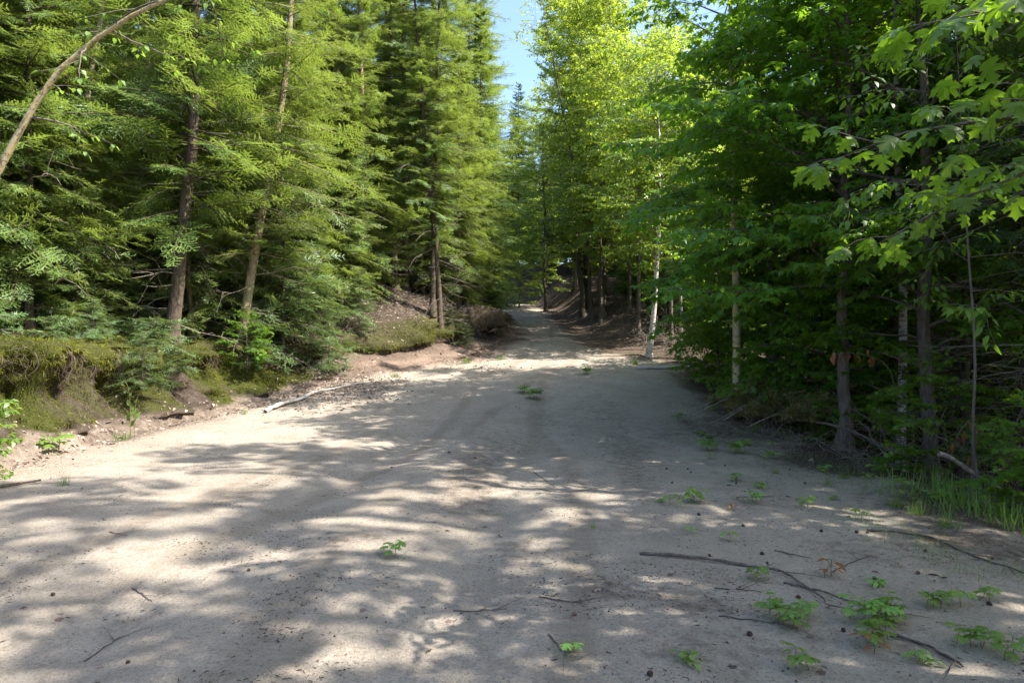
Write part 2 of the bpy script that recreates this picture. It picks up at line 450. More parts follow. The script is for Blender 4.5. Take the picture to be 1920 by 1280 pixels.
for off, dr, sd in [(-1.35, .25, 1), (.25, .25, 1), (-.75, .4, 2), (.85, .4, 2), (1.5, .5, 3), (-2.3, .5, 3)]:
    tcx = (XL(gy) + XR(gy)) / 2 + off + dr * np.sin(gy * .33 + sd * 2)
    track = np.maximum(track, sstep(.15, .09, np.abs(gx - tcx)) * sstep(.38, .58, fbm(gx * .6, gy * .35, 200 + sd, 3)))
litter = np.zeros_like(gx); moss = np.zeros_like(gx); soil = np.zeros_like(gx); tan = np.zeros_like(gx)
u_r = gx - XR(gy); t_l = XL(gy) - gx
litter += sstep(-1.3, .5, u_r + (fbm(gx * .9, gy * .9, 5) - .5) * 2.2) * .95
litter += np.where(t_l > 0, .85 * sstep(0, .6, t_l), 0)
litter += .62 * sstep(-1.1, .1, t_l + (fbm(gx * .8, gy * .8, 6) - .5) * 1.4) * (t_l < .2)
for (px, py, r, s, a) in [(-2.0, 6.5, .25, 1.6, .22), (-.9, 3.6, .25, .8, .25), (1.4, 7.4, .3, 2.2, .30), (.1, 5.3, .35, .5, .35), (2.9, 5.3, .9, .9, .30), (-3.4, 4.3, .5, .12, .28), (.9, 3.5, .5, .3, .35), (-.5, 7.1, .55, 1.3, .42), (-.35, 9.6, .6, 2.0, .42), (.62, 4.4, .32, .30, .52), (1.1, 4.15, .25, .25, .5), (-1.1, 5.5, .2, .12, .4),
                          (1.75, 9.8, .5, 2.0, .36), (1.9, 14, .7, 3, .32), (3.4, 11.5, .9, 1.6, .55), (3.9, 8.9, .8, .9, .5), (2.4, 6.8, .5, .5, .33),
                          (-2.3, 4.4, .35, .12, .3), (.55, 12.5, .7, 2.0, .3), (2.0, 3.6, .7, .6, .3), (1.0, 30, 1.5, 8, .35), (3.0, 27, 1.2, 6, .45), (3.2, 40, 1.5, 6, .6)]:
    litter += a * np.exp(-((gx - px) / r) ** 2 - ((gy - py) / s) ** 2)
tan += 1.0 * sstep(-1.2, .1, t_l) * sstep(15, 17.5, gy) * (1 - sstep(25, 28, gy)) + .45 * sstep(-1.8, 0, t_l) * (1 - sstep(15, 18, gy))
sandbank = sstep(17.2, 18.6, gy) * (1 - sstep(23.5, 25, gy)) * (ff > 0) * (1 - sstep(.70, .84, ff))
litter = litter * (1 - .30 * sandbank)
soil += np.where((ff > .12) & (ff < .95), 1, 0) * (1 - sandbank)
soil += .5 * (ff >= 1.3) * (gy > 18) + .35 * (ff >= .95)
soil += .75 * sstep(.8, 1.8, u_r)
mw = np.interp(rows, [-14, 16, 18.5, 25, 30], [1, 1, .95, .8, .35])[:, None]
moss += mw * np.where((ff > .62), .75, 0) * (1 - .55 * sstep(1.6, 4, ff)) * (1 - .55 * sstep(16.5, 19, gy) * sstep(1.05, 1.3, ff)) * (.45 + .9 * fbm(gx * .8, gy * .8, 61, 3))
moss += mw * np.where((ff > .02) & (ff <= .62), .45, 0) * sstep(.48, .62, fbm(gx * 1.3 + gzv, gy * 1.3, 63, 3)) * (gy < 18)
moss += mw * np.where((ff > .1) & (ff <= .7), .60, 0) * sstep(.56, .66, fbm(gy * 1.7, gy * 0 + 3.3, 66, 3)) * (gy < 18)
moss += np.where((ff > .05) & (ff <= .8), .55, 0) * sstep(.40, .60, fbm(gx * 2.1 + gzv, gy * 2.1, 67, 3)) * sstep(12, 13.5, gy) * (1 - sstep(17, 18.5, gy))
moss += .22 * sstep(.5, .65, fbm(gx * .7, gy * .7, 64, 3)) * ((u_r > -1.5) & (u_r < 1)) * (gy > 5)
nx = gx.shape[1]
idx = np.arange(NR * nx).reshape(NR, nx)
quads = np.stack([idx[:-1, :-1], idx[:-1, 1:], idx[1:, 1:], idx[1:, :-1]], -1)
GV = np.stack([gx2, gy, gz2], -1).reshape(-1, 3)
ATT = dict(litter=litter.ravel(), moss=moss.ravel(), soil=np.clip(soil, 0, 1).ravel(), tan=np.clip(tan, 0, 1).ravel(), track=track.ravel())
def sheet(name, c0, c1):
    q = quads[:, c0:c1].reshape(-1, 4)
    used, inv = np.unique(q, return_inverse=True)
    mb = MB(); mb.add(GV[used], inv.reshape(-1, 4))
    me = mb.mesh(name, M['ground'], True)
    for k, a in ATT.items():
        at = me.attributes.new(k, 'FLOAT', 'POINT'); at.data.foreach_set("value", a[used].astype(np.float32))
    o = bpy.data.objects.new(name, me); COL.objects.link(o); o["kind"] = "structure"; return o
NL = len(left_t)
o = sheet("terrain_bank", 0, NL); o.name = "bank"
o["label"] = "undercut earth bank and forest floor rising left of the road"
o = sheet("road", NL, NL + NROAD - 1); o["label"] = "pale sandy dirt road climbing into the woods"
o = sheet("ground", NL + NROAD - 1, nx - 1); o["label"] = "dark leaf-strewn forest floor falling away right of the road"

# ------------------------------------------------------------------ building trees
def link(name, me, parent=None):
    o = bpy.data.objects.new(name, me); COL.objects.link(o)
    if parent is not None: o.parent = parent
    return o
def tagit(o, label, cat, group=None):
    o["label"] = label; o["category"] = cat
    if group: o["group"] = group
    return o
def spawn(name, parts, label, cat, x, y, rz=0.0, s=1.0, group=None, tilt=(0, 0), z=None, sink=.08):
    e = bpy.data.objects.new(name, None); COL.objects.link(e)
    e.empty_display_size = .2
    e.location = (x, y, (gz(x, y) - sink) if z is None else z)
    e.rotation_euler = (tilt[0], tilt[1], rz)
    e.scale = (s, s, s)
    tagit(e, label, cat, group)
    for pn, me in parts: link(pn, me, e)
    return e

# one flat spray of evergreen twigs, growing along +y
def spray(R, L, nlat=7, tw=.095):
    P = []; D = []; N = []; S = []
    for i in range(nlat):
        f = (i + .6) / nlat
        for sg in (-1, 1):
            ll = L * (.50 * (1 - f) + .10) * R.uniform(.8, 1.15)
            a = sg * R.uniform(.75, 1.05)
            d = np.array([math.sin(a), math.cos(a), R.normal(0, .08) - .05])
            b = np.array([0, f * L, -.10 * L * f * f])
            n = max(1, int(round(ll / (tw * .62))))
            for k in range(n):
                P.append(b + d * ll * k / n); D.append(d + R.normal(0, .12, 3)); N.append((R.normal(0, .22), R.normal(0, .22), 1)); S.append(tw * R.uniform(.8, 1.2))
    for k in range(int(L / (tw * .6))):
        P.append((0, k * tw * .6, -.10 * L * (k * tw * .6 / L) ** 2)); D.append((R.normal(0, .1), 1, -.1)); N.append((R.normal(0, .2), 0, 1)); S.append(tw)
    return np.array(P), np.array(D), np.array(N), np.array(S)

def conifer_bough(seed, L, tw=.095, step=.15, bare=.25, width=.42):
    """foliage frames + wood tubes of one bough growing along +y, drooping toward its tip"""
    R = rng(seed)
    def axis(s): return np.array([.06 * L * math.sin(2.2 * s / L + seed), s, -.10 * s * s / L])
    P, D, N, S = [], [], [], []; wood = []
    ys = np.arange(bare * L, L, step); side = 1
    for s in ys:
        f = (s - bare * L) / (L * (1 - bare))
        for sg in (-1, 1):
            if R.random() < .20: continue
            sl = L * width * (1 - .72 * f) * R.uniform(.65, 1.1) * min(1, .45 + f * 3)
            sl = max(sl, .16)
            a = sg * R.uniform(.75, 1.1) * (1 - .35 * f)
            p, d, n, sc = spray(R, sl, max(3, int(sl / .075)), tw)
            rot = np.array([[math.cos(a), math.sin(a), 0], [-math.sin(a), math.cos(a), 0], [0, 0, 1]])
            rl = R.normal(0, .35); tiltm = np.array([[math.cos(rl), 0, math.sin(rl)], [0, 1, 0], [-math.sin(rl), 0, math.cos(rl)]])
            pz = R.uniform(-.55, .15); pm = np.array([[1, 0, 0], [0, math.cos(pz), -math.sin(pz)], [0, math.sin(pz), math.cos(pz)]])
            A = rot @ pm @ tiltm
            o = axis(s + R.uniform(-.05, .05))
            P.append(p @ A.T + o); D.append(d @ A.T); N.append(n @ A.T); S.append(sc)
            tip = np.array([0, sl, -.1 * sl]) @ A.T + o
            wood.append(np.array([o, (o + tip) / 2, tip]))
    p, d, n, sc = spray(R, .35, 5, tw); o = axis(L - .05)
    P.append(p + o); D.append(d); N.append(n); S.append(sc)
    ax = np.array([axis(s) for s in np.linspace(0, L, 7)])
    return dict(P=np.concatenate(P), D=np.concatenate(D), N=np.concatenate(N), S=np.concatenate(S), ax=ax, wood=wood, L=L)

BOUGHS = [conifer_bough(s, 2.0, .088, .145, .14, .38) for s in (11, 12, 13, 14, 15)]
BOUGHS_COARSE = [conifer_bough(s, 2.0, .16, .17) for s in (21, 22, 23)]
BOUGHS_SHORT = [conifer_bough(s, .8, .075, .08, .10, .55) for s in (31, 32, 33)]

def conifer(seed, H, rt, base, R0, mat, bark, boughs, per_m=8.0, lean=(0, 0), top_pow=.8, dead=True, pitch0=(-.42, .22), path=None, keep=None, deadlen=(.4, 1.7), deadstep=.18):
    R = rng(seed)
    n = max(8, int(H / .6))
    zs = np.linspace(0, H, n)
    if path is None:
        wob = np.cumsum(R.normal(0, .018, (n, 2)), 0) * (H / 12)
        pth = np.stack([lean[0] * zs / H + wob[:, 0] - wob[0, 0], lean[1] * zs / H + wob[:, 1] - wob[0, 1], zs], -1)
    else:
        pth = lerp_path(path, n); zs = pth[:, 2]
    rad = rt * (1 - zs / H * .93) ** .9 * (1 + .75 * np.exp(-zs / (.9 * rt + .05)))
    tb = MB(); V, F = tube(pth, rad, 12)
    V = V + .05 * rt * R.normal(0, 1, V.shape) * np.exp(-V[:, 2:3] / 3)
    tb.add(V, F)
    fb = MB(); db = MB()
    h = base
    az = R.uniform(0, 6.28)
    while h < H - .15:
        f = (h - base) / (H - base)
        r = R0 * (1 - f) ** top_pow * (R.uniform(.40, 1.0) ** .7 * 1.18) + .18
        r *= min(1, .55 + f * 3.0)
        az += 2.4 + R.normal(0, .5)
        c = np.array([np.interp(h, zs, pth[:, k]) for k in range(3)])
        if keep is None or keep(az, h):
            B = boughs[R.integers(len(boughs))]
            s = r / B['L']
            pitch = R.uniform(*pitch0) + .5 * f ** 2
            ca, sa = math.cos(-az), math.sin(-az); cp, sp = math.cos(pitch), math.sin(pitch)
            ro = R.normal(0, .32); cr_, sr_ = math.cos(ro), math.sin(ro)
            A = np.array([[ca, sa * -1, 0], [sa, ca, 0], [0, 0, 1]]) @ np.array([[1, 0, 0], [0, cp, -sp], [0, sp, cp]]) @ np.array([[cr_, 0, sr_], [0, 1, 0], [-sr_, 0, cr_]])
            # thin the foliage frames of shrunken boughs so twig size stays real
            q = R.random(len(B['P'])) < np.clip(s ** .7, .35, 1.0)
            if s > 1.0: q[:] = True
            P = (B['P'][q] * s) @ A.T + c
            tint = np.clip(R.normal(.45, .13) + R.normal(0, .16, q.sum()) + .40 * (B['P'][q][:, 1] / B['L'] - .5), 0, 1)
            place_leaves(fb, FEATHER, P, B['D'][q] @ A.T, B['N'][q] @ A.T, B['S'][q] * np.clip(s, .75, 1.15), tint)
            V, F = tube((B['ax'] * s) @ A.T + c, np.linspace(.006 + .006 * r, .003, 7), 4); tb.add(V, F)
            for w in B['wood'][::2]:
                V, F = tube((w * s) @ A.T + c, [.006, .004, .002], 3); tb.add(V, F)
        h += R.uniform(.5, 1.5) / per_m
    parts = [("trunk", tb.mesh("conifer_trunk", bark, True)), ("crown", fb.mesh("conifer_crown", mat))]
    if dead:
        h = .5
        while h < base + H * .28:
            az = R.uniform(0, 6.28); L = R.uniform(*deadlen); c = np.array([np.interp(h, zs, pth[:, k]) for k in range(3)])
            d = np.array([math.cos(az), math.sin(az), R.uniform(-.35, .15)])
            pts = np.array([c, c + d * L * .4 + R.normal(0, .04, 3), c + d * L * .75 + R.normal(0, .07, 3) - [0, 0, .05], c + d * L + R.normal(0, .1, 3) - [0, 0, .12]])
            pts = lerp_path(pts, 6)
            V, F = tube(pts, np.linspace(.010, .003, 6), 4); db.add(V, F)
            for k in range(R.integers(2, 6)):
                i = R.integers(1, 5); dd = unit(d + R.normal(0, .7, 3)) * R.uniform(.15, .55)
                V, F = tube(np.array([pts[i], pts[i] + dd * .5 + R.normal(0, .02, 3), pts[i] + dd - [0, 0, .05]]), [.005, .004, .002], 3); db.add(V, F)
            h += deadstep * R.uniform(.3, 1.9)
        parts.append(("dead_branches", db.mesh("conifer_dead_branches", M['twig'])))
    return parts

def broadleaf(seed, H, rt, base, R0, mat, bark, tmpl, leaf, path=None, nlimb=26, gap=.075, shape='round', up=(.25, .8), fork=None, spread=1.0, droop=.25, keep=None, extra=None, sub=1.0):
    R = rng(seed)
    n = max(8, int(H / .5))
    if path is None:
        zs = np.linspace(0, H, n)
        wob = np.cumsum(R.normal(0, .03, (n, 2)), 0) * (H / 10)
        pth = np.stack([wob[:, 0] - wob[0, 0], wob[:, 1] - wob[0, 1], zs], -1)
    else:
        pth = lerp_path(path, n)
    seg = np.r_[0, np.cumsum(np.linalg.norm(np.diff(pth, axis=0), axis=1))]; seg /= seg[-1]
    rad = rt * (1 - seg * .88) * (1 + .8 * np.exp(-seg * H / (rt * 1.4 + .04)))
    tb = MB(); lb = MB()
    V, F = tube(pth, rad, 12); tb.add(V, F)
    stems = [(pth, seg, rad)]
    if fork is not None:
        fp = lerp_path(fork, 14); V, F = tube(fp, np.linspace(rt * .6, rt * .12, 14), 10); tb.add(V, F)
        stems.append((fp, np.linspace(0, 1, 14), np.linspace(rt * .6, rt * .12, 14)))
    P, D, N, S, T = [], [], [], [], []
    def leafy(pts, tint):
        seglen = np.linalg.norm(np.diff(pts, axis=0), axis=1).sum()
        m = max(2, int(seglen / gap))
        for k in range(m):
            f = (k + .7) / m * (len(pts) - 1); i = min(int(f), len(pts) - 2)
            p = pts[i] + (pts[i + 1] - pts[i]) * (f - i); d = unit(pts[i + 1] - pts[i])
            sd = unit(np.cross(d, [0, 0, 1]) + 1e-6)
            for sg in (-1, 1):
                if R.random() < .12: continue
                dd = d * R.uniform(.1, .9) + sd * sg * R.uniform(.5, 1.1) + np.array([0, 0, R.uniform(-.75, .1)])
                dd = unit(dd)
                P.append(p + dd * leaf * R.uniform(.2, .5)); D.append(dd + [0, 0, -droop])
                N.append(np.array([R.normal(0, .38), R.normal(0, .38), 1.0])); S.append(leaf * R.uniform(.62, 1.18)); T.append(np.clip(tint + R.normal(0, .18), 0, 1))
        P.append(pts[-1]); D.append(unit(pts[-1] - pts[-2]) + [0, 0, -droop]); N.append((R.normal(0, .3), R.normal(0, .3), 1)); S.append(leaf * 1.05); T.append(np.clip(tint + .1, 0, 1))
    az = R.uniform(0, 6.28)
    limbs = []
    for k in range(nlimb):
        st, sg_, rd = stems[0] if (fork is None or R.random() < .65) else stems[1]
        f = (k + R.uniform(0, 1)) / nlimb
        t = base + (1 - base) * f
        c = np.array([np.interp(t, sg_, st[:, j]) for j in range(3)])
        az += 2.4 + R.normal(0, .4)
        prof = {'round': math.sin(math.pi * (.12 + .80 * f)) ** .7, 'cone': (1 - f) ** .7 + .12, 'top': .55 + .6 * f * (1 - .6 * f)}[shape]
        L = R0 * prof * R.uniform(.65, 1.15) + .25
        if keep is not None and not keep(az, c[2]): continue
        el = R.uniform(*up) * (.7 + .6 * f)
        d = np.array([math.cos(az) * math.cos(el), math.sin(az) * math.cos(el), math.sin(el)])
        limbs.append((c, d, L, np.interp(t, sg_, rd)))
    if extra is not None: limbs += [(np.array(c, float), unit(np.array(d, float)), L, r_) for c, d, L, r_ in extra]
    for c, d, L, r_ in limbs:
        pts = [c]; dd = d.copy()
        for s in range(6):
            dd = unit(dd + R.normal(0, .13, 3) + np.array([0, 0, -.07 * (1 if d[2] > .1 else .3)]))
            pts.append(pts[-1] + dd * L / 6)
        pts = np.array(pts)
        V, F = tube(pts, np.linspace(min(.5 * r_, .008 + .009 * L), .003, 7), 5); tb.add(V, F, 1)
        tint = np.clip(R.normal(.45, .14), 0, 1)
        leafy(pts[2:], tint)
        nb = max(3, int(L * 5.0 * sub))
        for b in range(nb):
            f = .22 + .78 * (b + .5) / nb; i = min(int(f * 6), 5)
            p = pts[i] + (pts[i + 1] - pts[i]) * (f * 6 - i); ax = unit(pts[i + 1] - pts[i])
            sd = unit(np.cross(ax, [0, 0, 1]) + 1e-6) * (1 if b % 2 else -1)
            l2 = (L * .45 * (1 - f) + .28) * R.uniform(.6, 1.2) * spread
            d2 = unit(ax * .7 + sd * R.uniform(.5, 1) + np.array([0, 0, R.uniform(-.25, .25)]))
            q = [p]
            for s in range(3):
                d2 = unit(d2 + R.normal(0, .15, 3) + np.array([0, 0, -.06])); q.append(q[-1] + d2 * l2 / 3)
            q = np.array(q); V, F = tube(q, [.005, .004, .003, .002], 3); tb.add(V, F, 1)
            leafy(q[1:] if l2 > .5 else q, np.clip(tint + R.normal(0, .1), 0, 1))
    place_leaves(lb, tmpl, np.array(P), np.array(D), np.array(N), np.array(S), np.array(T))
    return [("trunk", tb.mesh("leafy_trunk", [bark, M["barkgrey"]], True)), ("crown", lb.mesh("leafy_crown", mat))]

# ------------------------------------------------------------------ kinds of tree
HEM_A = conifer(1, 15.5, .17, .9, 2.7, M['hemlock'], M['bark'], BOUGHS, 17)
HEM_B = conifer(2, 17.5, .115, 2.4, 2.5, M['hemlock'], M['bark'], BOUGHS, 18, (.4, 0), top_pow=.6)
HEM_C = conifer(3, 13.0, .11, .6, 2.2, M['hemlock'], M['barklight'], BOUGHS, 18, (.5, .2))
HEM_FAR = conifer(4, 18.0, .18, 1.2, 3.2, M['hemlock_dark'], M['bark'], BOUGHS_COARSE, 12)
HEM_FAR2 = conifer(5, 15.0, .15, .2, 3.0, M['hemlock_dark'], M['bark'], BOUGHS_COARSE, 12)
FIR_Y = conifer(6, 3.6, .035, .25, 1.15, M['fir'], M['barkgrey'], BOUGHS_SHORT, 24.0, dead=False)
FIR_S = conifer(7, 1.7, .02, .10, .75, M['fir'], M['barkgrey'], BOUGHS_SHORT, 30.0, dead=False)
HEM_SEED = conifer(8, .75, .010, .05, .50, M['fir'], M['barkgrey'], BOUGHS_SHORT, 45.0, dead=False)
TRUNK_POLE = conifer(9, 16.0, .12, 4.5, 2.4, M['hemlock'], M['bark'], BOUGHS, 11)

HEM_D = conifer(10, 10.5, .075, .5, 1.75, M['hemlock'], M['bark'], BOUGHS, 20)
HEM_E = conifer(15, 7.5, .055, .35, 1.5, M['hemlock'], M['barklight'], BOUGHS, 22, (.3, 0))
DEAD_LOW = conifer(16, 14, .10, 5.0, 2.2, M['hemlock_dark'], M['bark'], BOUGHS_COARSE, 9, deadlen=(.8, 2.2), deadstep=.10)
HEM_TWIN = conifer(17, 16.5, .10, 3.2, 1.55, M['hemlock'], M['bark'], BOUGHS, 16, (.3, 0), top_pow=.6)
MAPLE_A = broadleaf(101, 10.5, .11, .16, 2.9, M['maple'], M['barkgrey'], MAPLE, .125, nlimb=52, gap=.075, sub=1.35)
MAPLE_B = broadleaf(102, 9.0, .09, .10, 2.6, M['maple'], M['barkgrey'], MAPLE, .12, nlimb=50, gap=.075, sub=1.35)
MAPLE_THIN = broadleaf(108, 13.0, .12, .22, 2.7, M['maple'], M['barkgrey'], MAPLE, .15, nlimb=13, gap=.055, sub=1.3)
MAPLE_SAP = broadleaf(103, 4.2, .035, .06, 1.5, M['maple'], M['barkgrey'], MAPLE, .12, nlimb=36, gap=.07, shape='round', sub=1.3)
MAPLE_SAP2 = broadleaf(104, 2.6, .022, .08, 1.1, M['maple'], M['barkgrey'], MAPLE, .12, nlimb=26, gap=.07, shape='round', sub=1.3)
ASPEN = broadleaf(105, 19.0, .16, .18, 3.3, M['birch_leaf'], M['barkgrey'], DIAMOND, .15, nlimb=90, gap=.06, shape='top', up=(.3, 1.1), sub=1.6)
ASPEN2 = broadleaf(106, 15.0, .13, .12, 3.0, M['birch_leaf'], M['barkgrey'], DIAMOND, .12, nlimb=80, gap=.06, shape='round', up=(.3, .9), sub=1.5)
YOUNGB = broadleaf(107, 8.0, .06, .05, 2.1, M['young'], M['barkgrey'], DIAMOND, .115, nlimb=70, gap=.055, sub=1.6)

YOUNG_HI = broadleaf(109, 9.5, .07, .30, 2.3, M['birch_leaf'], M['barkgrey'], DIAMOND, .115, nlimb=50, gap=.06, sub=1.5)
def sp(*a, **k): return spawn(*a, **k)
PI = math.pi
GL = "tall conifers packed behind the left bank"
GR = "dark conifers deep in the right-hand woods"
GC = "trees closing the view beyond the bend"
GM = "maples crowding the right road edge"

# ---- left side -----------------------------------------------------
big_pine = conifer(41, 16.0, .145, 2.3, 2.9, M['hemlock'], M['bark'], BOUGHS, 13, path=[(0, 0, 0), (.18, 0, 1.6), (.32, .05, 3.3), (.5, 0, 5.6), (.6, 0, 16)])
sp("hemlock_tree", big_pine, "thickest dark conifer trunk standing on the mossy bank top, roots flaring", "tree", -7.15, 14.3)
tan_hem = conifer(42, 13.5, .115, 2.3, 2.5, M['hemlock'], M['barklight'], BOUGHS, 13, path=[(0, 0, 0), (.22, 0, 1.5), (.5, 0, 3.2), (.95, 0, 5.6), (1.2, 0, 8), (1.4, 0, 13.5)])
sp("hemlock_tree", tan_hem, "slim tan-barked conifer leaning over the mossy bank, lit along its trunk", "tree", -6.35, 15.9)
for i, (x, y, s, lab) in enumerate([(-4.45, 24.6, .95, "thin dark conifer pole, outermost of three standing close on the bank"),
                                    (-4.12, 24.0, 1.0, "dark conifer pole in the middle of three close together on the bank"),
                                    (-3.80, 24.3, 1.05, "brown conifer pole with sunlit flank, last of three close together on the bank")]):
    sp("conifer_pole", TRUNK_POLE, lab, "tree", x, y, 1.3 * i, s, "bare-stemmed conifers on the bank")
sp("hemlock_tree", HEM_TWIN, "straight dark hemlock of the twin stems above the bare sandy slope", "tree", -2.62, 22.35, .6, .95, "twin hemlocks above the sandy slope", (0, .03))
sp("hemlock_tree", HEM_TWIN, "tilted dark hemlock of the twin stems above the bare sandy slope", "tree", -2.28, 22.0, 2.9, .90, "twin hemlocks above the sandy slope", (0, .085))
front = [(HEM_A, -6.9, 20.0, 1.0, "full green hemlock behind the young fir on the bank"),
         (HEM_C, -5.2, 21.2, 1.1, "light green hemlock between the leaning tan conifer and the three poles"),
         (HEM_A, -3.1, 27.0, 1.1, "bright yellow-green hemlock rising behind the twin stems"),
         (HEM_C, -1.75, 26.2, .62, "short bright hemlock at the tip of the bank above the root-hung edge"),
         (HEM_B, -2.3, 30.5, 1.1, "tall hemlock whose sunny side bounds the strip of sky"),
         (HEM_A, -1.9, 35.0, 1.15, "farthest tall hemlock beside the road bend, feathery against the sky"),
         (HEM_C, -1.2, 29.3, .55, "small hemlock with thin stem at the road edge past the bank tip"),
         (HEM_A, -9.6, 12.6, .95, "shaded hemlock behind the curved birch stem"),
         (HEM_C, -8.9, 16.6, 1.1, "dense hemlock beside the thickest trunk on the bank"),
         (HEM_C, -10.6, 10.6, .85, "dark low-branched hemlock at the edge of the picture above the moss")]
for i, (k, x, y, s, lab) in enumerate(front):
    sp("hemlock_tree", k, lab, "tree", x, y, 1.7 * i + .4, s, "hemlocks along the left bank")
for i, (k, x, y, s, lab) in enumerate([(HEM_D, -8.9, 12.6, 1.0, "thin young hemlock left of the thickest trunk"), (HEM_E, -8.6, 13.6, 1.0, "light young hemlock between the bowed birch and the thickest trunk"), (HEM_E, -6.3, 17.4, 1.0, "young hemlock filling the space behind the leaning tan trunk"),
        (HEM_D, -6.1, 19.2, 1.0, "slender young hemlock right of the leaning tan trunk"), (HEM_C, -4.7, 22.0, 1.0, "bright layered hemlock just before the three poles"), (HEM_E, -5.2, 20.8, .9, "short young hemlock standing before the three poles"), (HEM_D, -6.0, 22.5, 1.1, "slender hemlock behind the three poles"), (HEM_E, -3.2, 24.6, .9, "short light hemlock between poles and twin stems"),
        (HEM_D, -1.9, 24.6, .95, "slender hemlock with sunny flank just past the twin stems"), (HEM_D, -1.35, 27.6, 1.15, "slender hemlock leaning its fronds over the road bend"), (HEM_E, -1.0, 31.0, 1.0, "short hemlock at the roadside beyond the bank tip"), (HEM_D, -9.8, 11.2, 1.0, "slender shaded hemlock near the picture's edge"),
        (HEM_E, -7.4, 15.8, 1.1, "young hemlock just behind the thickest trunk"), (HEM_D, -1.1, 38.5, 1.1, "slender hemlock where the road slips out of sight"), (HEM_E, -10.2, 13.3, 1.1, "young hemlock in shade behind the moss terrace")]):
    sp("hemlock_tree", k, lab, "tree", x, y, 2.3 * i + .9, s, "hemlocks along the left bank")
for i, (k, x, y, s, lab) in enumerate([(MAPLE_SAP, -10.6, 14.2, .9, "leafy maple sapling among the conifers behind the bowed birch"), (YOUNGB, -8.0, 18.8, .9, "light leafed young birch among the left conifers"), (MAPLE_SAP2, -5.9, 15.2, .45, "little maple sapling at the moss lip by the leaning tan trunk")]):
    sp("maple_sapling" if k is not YOUNGB else "young_birch", k, lab, "sapling", x, y, 1.3 * i, s, "broadleaf saplings among the left conifers", sink=.02)
R = rng(500)
def scatter(n, xr_, yr_, mind, seed, test=None, taken=None):
    r = rng(seed); out = list(taken or []); k0 = len(out); tries = 0
    while len(out) - k0 < n and tries < 6000:
        tries += 1
        p = (r.uniform(*xr_), r.uniform(*yr_))
        if test and not test(*p): continue
        if all((p[0] - q[0]) ** 2 + (p[1] - q[1]) ** 2 > mind * mind for q in out): out.append(p)
    return out[k0:]
taken = [(x, y) for _, x, y, _, _ in front] + [(-7.15, 14.3), (-6.35, 15.9), (-4.1, 24.2)]
for i, (x, y) in enumerate(scatter(34, (-28, -4), (8, 46), 2.4, 11, lambda x, y: x < XL(y) - 3.2 and x > -1.0 * y - 3, taken)):
    sp("hemlock_tree", (HEM_FAR, HEM_FAR2, HEM_FAR2)[i % 3], "dark conifer deep in the shaded woods behind the left bank", "tree", x, y, 2.1 * i, R.uniform(.85, 1.15), GL)

# leaning birch that bows over the bank, and pale stems behind it
bow = [(0, 0, 0), (.75, -.05, .85), (1.33, -.15, 1.72), (1.70, -.2, 2.33), (2.10, -.22, 2.9), (2.72, -.25, 3.36), (3.3, -.3, 3.62), (4.3, -.5, 3.95), (5.2, -.8, 3.9)]
bowed = broadleaf(43, 6.5, .052, .42, .75, M['young'], M['spotted'], OVATE, .075, path=bow, nlimb=10, gap=.16, up=(-.6, .6), sub=.4)
sp("birch_tree", bowed, "spotted yellow birch stem bowing low across the corner above the moss", "tree", -6.95, 7.55, 0, 1.0, z=1.62)
pale = broadleaf(44, 13, .085, .55, 2.0, M['birch_leaf'], M['birchy'], DIAMOND, .08, path=[(0, 0, 0), (.15, 0, 2.2), (.45, 0, 5), (.8, 0, 7.5), (.9, 0, 13)], nlimb=22, shape='round')
sp("birch_tree", pale, "pale birch stem glimpsed upright behind the bowed birch", "tree", -9.9, 15.2)
for i, (k, x, y, s, lab) in enumerate([(FIR_Y, -5.75, 17.2, 1.35, "tall young fir with bright frosted tips in front of the leaning tan trunk"),
        (FIR_Y, -4.45, 19.9, .55, "bushy young fir reaching over the bare sandy slope"),
        (FIR_Y, -5.6, 19.2, .8, "young fir with layered fronds near the three poles"),
        (FIR_S, -4.75, 17.7, .85, "small fir drooping over the moss edge beside the sandy slope"),
        (FIR_S, -5.9, 15.6, .6, "small fir on the mossy lip under the tall young fir"),
        (FIR_S, -6.45, 13.2, .45, "little fir below the thickest trunk at the moss lip"),
        (FIR_S, -6.6, 12.2, .62, "little dark fir hanging over the undercut bank face"),
        (FIR_S, -8.3, 14.6, 1.0, "little fir left of the thickest trunk on the bank"),
        (FIR_S, -9.2, 12.8, 1.0, "little fir with pale needles on the moss terrace"),
        (FIR_S, -7.6, 12.4, .5, "little fir with silvery fronds between the thick trunk and the moss cushion"),
        (FIR_Y, -8.6, 15.6, .8, "young fir in shade behind the thickest trunk"),
        (FIR_Y, -10.5, 14.0, .8, "young fir in deep shade at the edge of the picture"),
        (FIR_S, -2.05, 22.6, .55, "yellow-green fir seedling at the foot of the twin stems"),
        (FIR_S, -1.55, 22.4, .45, "tiny yellow fir on the bare bank beyond the twin stems"),
        (FIR_Y, -.75, 28.2, .75, "young fir leaning from the bank tip to the road"),
        (FIR_Y, -.9, 31.5, 1.1, "young bright fir by the road beyond the bank tip"),
        (FIR_Y, -3.3, 25.2, .95, "glowing yellow young fir between the poles and the twin stems")]):
    sp("fir_sapling", k, lab, "young fir", x, y, 1.1 * i, s, "young firs on the left bank", sink=.03)
for i, (x, y) in enumerate(scatter(22, (-10.5, -4.6), (8.5, 19), .5, 12, lambda x, y: XL(y) - 4.2 < x < XL(y) - .75)):
    sp("fir_seedling", HEM_SEED, "knee-high fir seedling on the mossy forest floor above the bank", "seedling", x, y, i, R.uniform(.5, 1.1), "fir seedlings on the mossy bank top", sink=.02)

